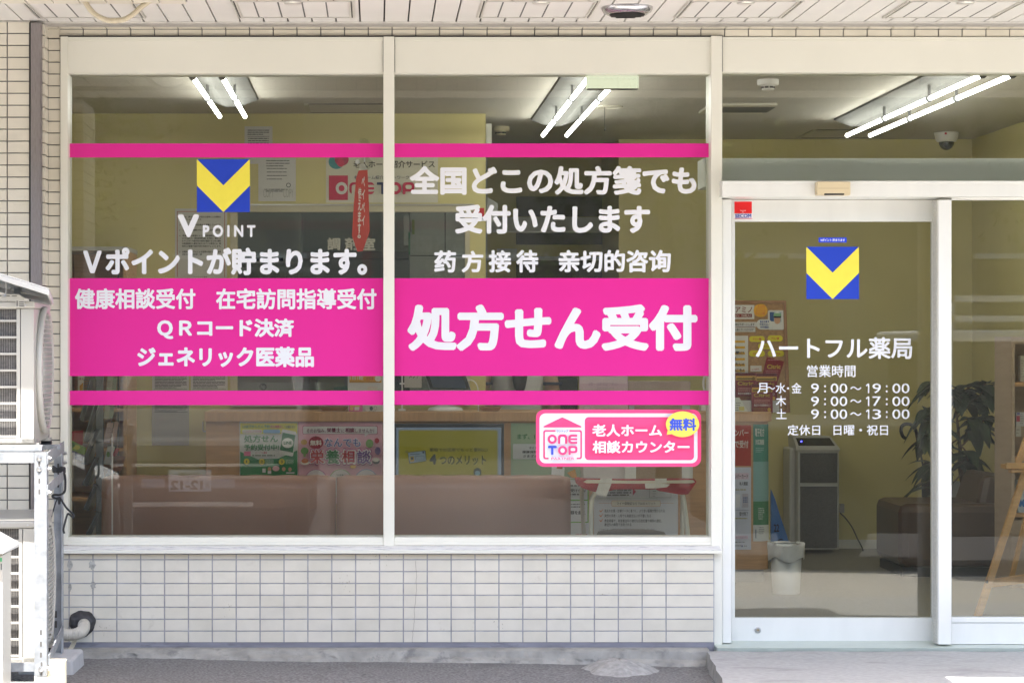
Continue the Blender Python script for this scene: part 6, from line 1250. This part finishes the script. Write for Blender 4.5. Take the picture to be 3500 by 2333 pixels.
for p in (((3276, 1480, YPL), (3225, 1470, YPL - .04), (3190, 1440, YPL - .05), (3178, 1400, YPL - .05)), ((3276, 1560, YPL), (3220, 1590, YPL - .05), (3185, 1585, YPL - .06)), ((3270, 1430, YPL), (3310, 1380, YPL - .02), (3350, 1350, YPL), (3368, 1310, YPL)), ((3280, 1530, YPL), (3330, 1480, YPL), (3372, 1420, YPL)), ((3270, 1400, YPL), (3240, 1340, YPL - .02), (3196, 1306, YPL - .03)), ((3285, 1620, YPL), (3220, 1690, YPL - .05), (3190, 1740, YPL - .05)), ((3275, 1500, YPL), (3215, 1530, YPL - .05), (3180, 1490, YPL - .07), (3165, 1500, YPL - .07)), ((3270, 1400, YPL), (3290, 1345, YPL), (3320, 1318, YPL)), ((3270, 1440, YPL), (3322, 1430, YPL - .06), (3350, 1470, YPL - .08)), ((3280, 1520, YPL), (3300, 1540, YPL - .06), (3310, 1580, YPL - .08))):
    q = smooth_path([Vector(P3(*v)) for v in p], 5); stems.append(q); b.tube(q, .0045, TRK, 6)
b.build('trunk', t, smooth=True)
LEAF = mat('dark_leaf', (.013, .036, .011), .5, nz=(14, .3), spec=.6); b = MB()
def leaf(b, p, d, up, L, w):
    d = d.normalized(); s_ = d.cross(up)
    if s_.length < .01: s_ = Vector((1, 0, 0))
    s_.normalize(); n_ = s_.cross(d).normalized(); N = 6; vs = []
    for i in range(N + 1):
        u = i / N; ww = w * math.sin(math.pi * min(.999, u ** .8 * .94 + .03)); c = p + d * (L * u) - Vector((0, 0, 1)) * (L * .45 * u * u) + n_ * .0
        vs += [tuple(c - s_ * ww + n_ * ww * .35), tuple(c), tuple(c + s_ * ww + n_ * ww * .35)]
    b.add(vs, [(3 * i + j, 3 * i + j + 1, 3 * i + j + 4, 3 * i + j + 3) for i in range(N) for j in range(2)], LEAF)
rl = random.Random(3)
for q in stems:
    for k in range(5, len(q), 1):
        for _ in range(3):
            a = rl.uniform(0, 6.28); d = Vector((math.cos(a), .8 * math.sin(a), rl.uniform(-.6, .5))); leaf(b, q[k], d, Vector((0, 0, 1)), rl.uniform(.09, .17), rl.uniform(.026, .044))
for p, d in (((3196, 1310, YPL - .03), (-1, 0, -.5)), ((3178, 1400, YPL - .05), (-.8, 0, -.6)), ((3186, 1640, YPL - .06), (-1, 0, -.3)), ((3190, 1735, YPL - .05), (-1, 0, -.3)), ((3190, 1668, YPL - .05), (-1, 0, .1)), ((3368, 1312, YPL), (-1, 0, .1)), ((3368, 1312, YPL), (.5, 0, -1))):
    leaf(b, Vector(P3(*p)), Vector(d), Vector((0, 0, 1)), .19, .036)
b.build('foliage', t, smooth=True)
YU = 3.95; b = MB(); b.tube(smooth_path([Vector(P3(*p)) for p in ((3095, 1497, YU), (3086, 1490, YU), (3080, 1472, YU), (3084, 1455, YU), (3098, 1448, YU), (3114, 1451, YU), (3128, 1466, YU), (3134, 1486, YU), (3140, 1520, YU))], 6), .0105, mat('umbrella_black', (.012, .012, .014), .35), 12)
b.tube([P3(3140, 1520, YU), P3(3165, 1640, YU + .05)], .006, mat('umbrella_black', (0, 0, 0)), 10); b.lathe([(.012, 0), (.03, .30), (.034, .52), (.01, .56)], (W(3178, 0, YU)[0], YU + .07, FZ + .02), mat('umbrella_cloth', (.02, .02, .03), .7), 14)
tag(b.build('black_umbrella', smooth=True, origin=P3(3160, 1800, YU)), 'folded black umbrella with a crook handle beside the plant', 'umbrella')
YA = 2.9; LTH = mat('dark_brown_leather', (.06, .028, .014), .35, nz=(5, .12), bump=(120, .25), spec=.5)
t = thing('armchair', 'low dark brown leather armchair behind the entrance door post', 'armchair', P3(3280, 1875, YA))
x0, z1 = W(3076, 1722, YA); x1 = W(3470, 0, YA)[0]
b = MB(); b.box(x0, YA, FZ + .05, x1, YA + .62, z1, LTH); b.build('seat', t, bevel=.045)
b = MB(); xa, za = W(3335, 1612, YA + .1); b.hexa([(xa, YA + .08, z1 - .04), (x1 + .3, YA + .08, z1 - .04), (x1 + .3, YA + .62, z1 - .04), (xa, YA + .62, z1 - .04), (xa + .05, YA + .12, za - .02), (x1 + .3, YA + .12, za - .07), (x1 + .3, YA + .55, za - .07), (xa + .05, YA + .55, za)], LTH); b.build('backrest', t, bevel=.04)
b = MB(); b.box(W(3088, 0, YA)[0], YA + .03, FZ, x1, YA + .58, FZ + .05, BLACK); b.build('base', t)
YSH = 2.35; t = thing('product_shelf', 'light wood product shelf unit at the edge of the entrance', 'shelf', P3(3500, 1990, YSH))
bx = W(3457, 0, YSH)[0]; zt_ = W(0, 1150, YSH)[1]
SWD = mat('pale_shelf_wood', (.40, .30, .22), .5, nz=(5, .08), stretch=(1, 1, 10))
b = MB(); b.box(bx, YSH, FZ, bx + .018, YSH + .32, zt_, SWD); b.box(bx + .018, YSH + .30, FZ, bx + .9, YSH + .32, zt_, SWD); b.build('side_panel', t)
b = MB(); b.box(bx + .045, YSH + .285, FZ, bx + .052, YSH + .2995, zt_, mat('shelf_strip', (0, 0, 0))); b.build('shelf_strip', t)
for yy in (1160, 1306, 1560, 1752): z_ = W(0, yy, YSH)[1]; b = MB(); b.box(bx + .0185, YSH + .004, z_ - .022, bx + .9, YSH + .284, z_, WOODH if yy != 1160 else SWD); b.build('shelf', t)
b = MB(); b.box(bx + .0185, YSH + .01, FZ, bx + .9, YSH + .03, W(0, 1776, YSH)[1], SWD); b.build('plinth_panel', t)
sheet('product_box', 'white and red medicine carton on the middle board of the product shelf', 'box', (3473, 1408, 3530, 1456), YSH + .02, (190, 188, 188), [('r', (160, 50, 70), 3474, 1420, 3486, 1440), ('r', (90, 80, 130), 3476, 1409, 3486, 1417), ('l', DIM, 3488, 1412, 3499, 5, 8, 3)], thick=.06)
sheet('price_tag', 'pale price tag on the edge of the product shelf', 'price tag', (3472, 1457, 3490, 1491), YSH + .015, (186, 180, 170), [('l', DIM, 3475, 1466, 3487, 2, 12, 3)])
sheet('product_box', 'tall pale carton standing on the top board of the product shelf', 'box', (3488, 1215, 3540, 1304), YSH + .02, (180, 172, 160), [('l', DIM, 3490, 1230, 3499, 7, 9, 4)], thick=.05)
sheet('product_box', 'pale blue carton with round blue marks on the low board of the product shelf', 'box', (3480, 1640, 3540, 1750), YSH + .01, (176, 186, 196), [('e', (50, 110, 180), 3487, 1718, 6, 13), ('e', (50, 110, 180), 3499, 1718, 6, 13), ('l', (90, 120, 160), 3484, 1660, 3499, 3, 12, 4)], thick=.06)
YE = 1.12; EZ = mat('easel_pine', (.50, .27, .09), .45, nz=(6, .16), stretch=(2, 2, 14)); t = thing('wooden_easel', 'pine wood easel standing just inside the entrance glass', 'easel', P3(3420, 2115, YE))
def bar(b, p, q, w, d): 
    (ax, ay, az), (cx, cy, cz) = P3(*p), P3(*q); b.hexa([(ax - w, ay, az), (ax + w, ay, az), (ax + w, ay + d, az), (ax - w, ay + d, az), (cx - w, cy, cz), (cx + w, cy, cz), (cx + w, cy + d, cz), (cx - w, cy + d, cz)], EZ)
b = MB(); bar(b, (3341, 2118, YE), (3545, 1500, YE + .12), .0165, .03); b.build('front_leg', t, bevel=.002)
b = MB(); bar(b, (3460, 1972, YE + .35), (3560, 1560, YE + .30), .011, .022); b.build('rear_leg', t, bevel=.002)
b = MB(); (ax, ay, az), (cx, cy, cz) = P3(3402, 1982, YE + .05), P3(3560, 1962, YE + .09); b.hexa([(ax - .02, ay, az - .035), (cx, cy, cz - .03), (cx, cy + .016, cz - .03), (ax - .02, ay + .016, az - .035), (ax - .02, ay, az + .005), (cx, cy, cz + .012), (cx, cy + .016, cz + .012), (ax - .02, ay + .016, az + .005)], EZ); b.build('cross_bar', t, bevel=.002)
b = MB(); bar(b, (3476, 1598, YE + .1), (3530, 1440, YE + .16), .014, .02); b.build('mast', t, bevel=.002)
b = MB(); x0, z0 = W(3440, 1603, YE + .0); b.box(x0, YE + .02, z0, x0 + .5, YE + .10, z0 + .021, EZ); b.box(x0, YE + .0, z0 + .004, x0 + .5, YE + .02, z0 + .03, EZ); b.box(x0 + .03, YE + .03, z0 - .018, x0 + .5, YE + .08, z0 - .0005, EZ); b.build('ledge', t, bevel=.002)
b = MB(); x, z = W(3372, 1986, YE + .02); b.lathe([(.008, 0), (.008, -.0015), (0, -.0015)], (x, YE + .016, z), DARK, 16, axis=1, cap=False); b.build('peg_hole', t)
# ---------------------------------------------------------------- the street behind the camera, seen only as reflections in the glass
t = thing('parked_car', 'dark car parked facing the pharmacy, seen as a faint reflection with its number plate', 'car', (-1.35, -7.6, gz(0, -7)))
g0 = gz(0, -7.5); CAR = mat('dark_car_paint', (.022, .023, .026), .5, spec=.15); yc = -7.55
b = MB(); pr = [(yc, g0 + .25), (yc + .02, g0 + .62), (yc - .10, g0 + .78), (yc - 1.05, g0 + .98), (yc - 1.75, g0 + 1.42), (yc - 3.4, g0 + 1.45), (yc - 4.1, g0 + 1.0), (yc - 4.3, g0 + .9), (yc - 4.3, g0 + .25)]
b.ext(pr, 0, -2.2, -.55, CAR); b.build('body', t, bevel=.06)
b = MB(); b.hexa([(-2.1, yc - 1.07, g0 + 1.0), (-.65, yc - 1.07, g0 + 1.0), (-.65, yc - 1.08, g0 + 1.0), (-2.1, yc - 1.08, g0 + 1.0), (-2.0, yc - 1.70, g0 + 1.40), (-.75, yc - 1.70, g0 + 1.40), (-.75, yc - 1.72, g0 + 1.40), (-2.0, yc - 1.72, g0 + 1.40)], mat('dull_windscreen', (.02, .02, .022), .7, spec=.1)); b.build('windscreen', t)
for s_, x in ((-1, -1.84), (1, -1.30)):
    b = MB(); b.box(x + .03, yc + .0, g0 + .41, x + .21, yc + .035, g0 + .48, mat('lamp_glass', (.45, .46, .48), .3, .2)); b.build('headlight', t, bevel=.015)
b = MB(); b.box(-1.88, yc + .022, g0 + .27, -.95, yc + .035, g0 + .305, mat('chrome_trim', (.7, .7, .72), .2, .9)); b.box(-2.05, yc + .022, g0 + .575, -.75, yc + .03, g0 + .60, mat('chrome_trim', (0, 0, 0))); b.build('grille', t)
b = MB(); b.box(-1.60, yc + .036, g0 + .385, -1.27, yc + .042, g0 + .55, mat('plate_white', (.92, .92, .90), .4)); pl = b.build('number_plate', t, bevel=.004)
b = MB(); YY = yc + .0432
def tx(st, x0, z0, x1, z1, bold):
    vs, fs = glyphs(st, bold); b.add([(x1 + (x0 - x1) * u, YY + w * .0002, z0 + v * (z1 - z0)) for u, v, w in vs], fs, ink((14, 44, 30)))
tx('12-12', -1.585, g0 + .40, -1.335, g0 + .47, .04); tx('の', -1.315, g0 + .41, -1.285, g0 + .445, .02); tx('なにわ391', -1.52, g0 + .49, -1.36, g0 + .535, .02); b.build('lettering', pl)
for x in (-2.18, -.72):
    for y in (yc - .8, yc - 3.4):
        b = MB(); b.lathe([(.30, 0), (.31, .03), (.31, .14), (.30, .17)], (x, y, g0 + .31), BLACK, 28, axis=0); b.build('wheel', t)
t = thing('delivery_van', 'dark van with a white roof and rail, mirrored faintly in the entrance glass', 'van', (4.4, -5.6, gz(0, -5)))
WV = mat('white_van_paint', (.62, .63, .64), .35, coat=.3); VD = mat('dark_van_paint', (.02, .02, .022), .5, spec=.15); v0 = -4.78; g1 = gz(4, -4.8)
b = MB(); b.ext([(v0, g1 + .25), (v0, g1 + .92), (v0 - .05, g1 + .98), (v0 - 1.6, g1 + .98), (v0 - 1.65, g1 + .92), (v0 - 1.65, g1 + .25)], 0, 2.25, 6.6, VD); b.build('body', t, bevel=.04)
b = MB(); b.box(3.66, v0 - 1.5, g1 + .975, 6.6, v0 - .05, g1 + 1.50, VD); b.build('cabin', t, bevel=.06)
b = MB(); b.box(3.60, v0 - 1.55, g1 + 1.50, 6.6, v0 - .03, g1 + 1.575, WV); b.build('roof', t, bevel=.02)
b = MB(); b.box(3.62, v0 - .045, g1 + .98, 3.70, v0 - .02, g1 + 1.50, WV); b.box(5.3, v0 - .045, g1 + .98, 5.38, v0 - .02, g1 + 1.50, WV); b.build('pillar', t)
b = MB(); b.box(3.76, v0 - .048, g1 + 1.0, 5.26, v0 - .03, g1 + 1.46, mat('dull_windscreen', (0, 0, 0))); b.build('side_window', t, bevel=.01)
b = MB()
for z_ in (g1 + 1.63, g1 + 1.76): b.box(3.68, v0 - .12, z_, 6.5, v0 - .08, z_ + .04, WV)
for x in (3.68, 4.42, 5.2, 6.0): b.box(x, v0 - .12, g1 + 1.57, x + .045, v0 - .08, g1 + 1.80, WV)
b.build('roof_rail', t)
for x in (2.9, 5.9): b = MB(); b.lathe([(.28, 0), (.29, .03), (.29, .14), (.28, .16)], (x, v0 - .06, g1 + .29), BLACK, 24, axis=1); b.build('wheel', t)
t = thing('backdrop_building', 'dull beige backdrop building across the street, added to dim the reflections in the shop glass', 'building', (0, -24, g0))  # unseen backdrop, added so the panes do not mirror plain bright sky
b = MB(); b.box(-26, -30, g0 - .5, 26, -24, 9, mat('beige_render', (.20, .185, .155), .9, nz=(2, .12))); b.build('wall', t)
for i in range(12):
    for k in range(2):
        b = MB(); x = -23 + 4 * i; b.box(x, -24.0, 1.0 + 3.2 * k, x + 1.9, -23.96, 2.6 + 3.2 * k, mat('window_dark', (.03, .035, .04), .1)); b.box(x - .06, -23.98, 2.6 + 3.2 * k, x + 1.96, -23.93, 2.68 + 3.2 * k, PAINT); b.build('window', t)
LF = mat('tree_leaf', (.04, .065, .022), .95, nz=(5, .4), spec=.05); BK = mat('tree_bark', (.10, .075, .055), .9, nz=(12, .2))
rt_ = random.Random(11)
for i, (x, y, h, lb) in enumerate(((3.2, -15, 5.2, 'roadside tree just past the van across the street'), (8.5, -17, 6.0, 'taller roadside tree beyond the van'), (-4.5, -18, 5.5, 'roadside tree beyond the parked car'), (-10, -16, 5.0, 'roadside tree at the far end of the forecourt'))):
    t = thing('tree', lb, 'tree', (x, y, g0), group='roadside trees'); b = MB(); b.tube([(x, y, g0 - .1), (x + .05, y, g0 + h * .35), (x - .05, y + .1, g0 + h * .6)], [.14, .10, .06], BK, 10); b.build('trunk', t); b = MB()
    cl = [(Vector((x, y, g0 + h * .7)) + Vector((rt_.gauss(0, .8), rt_.gauss(0, .8), rt_.gauss(0, .7)))) for _ in range(16)]
    for _ in range(2600):
        c = rt_.choice(cl) + Vector((rt_.gauss(0, .34), rt_.gauss(0, .34), rt_.gauss(0, .28))); a = Vector((rt_.gauss(0, 1), rt_.gauss(0, 1), rt_.gauss(0, 1))).normalized() * .06; d = Vector((rt_.gauss(0, 1), rt_.gauss(0, 1), rt_.gauss(0, 1))).normalized() * .045
        b.poly([c - a, c + d, c + a, c - d], LF)
    b.build('crown', t)
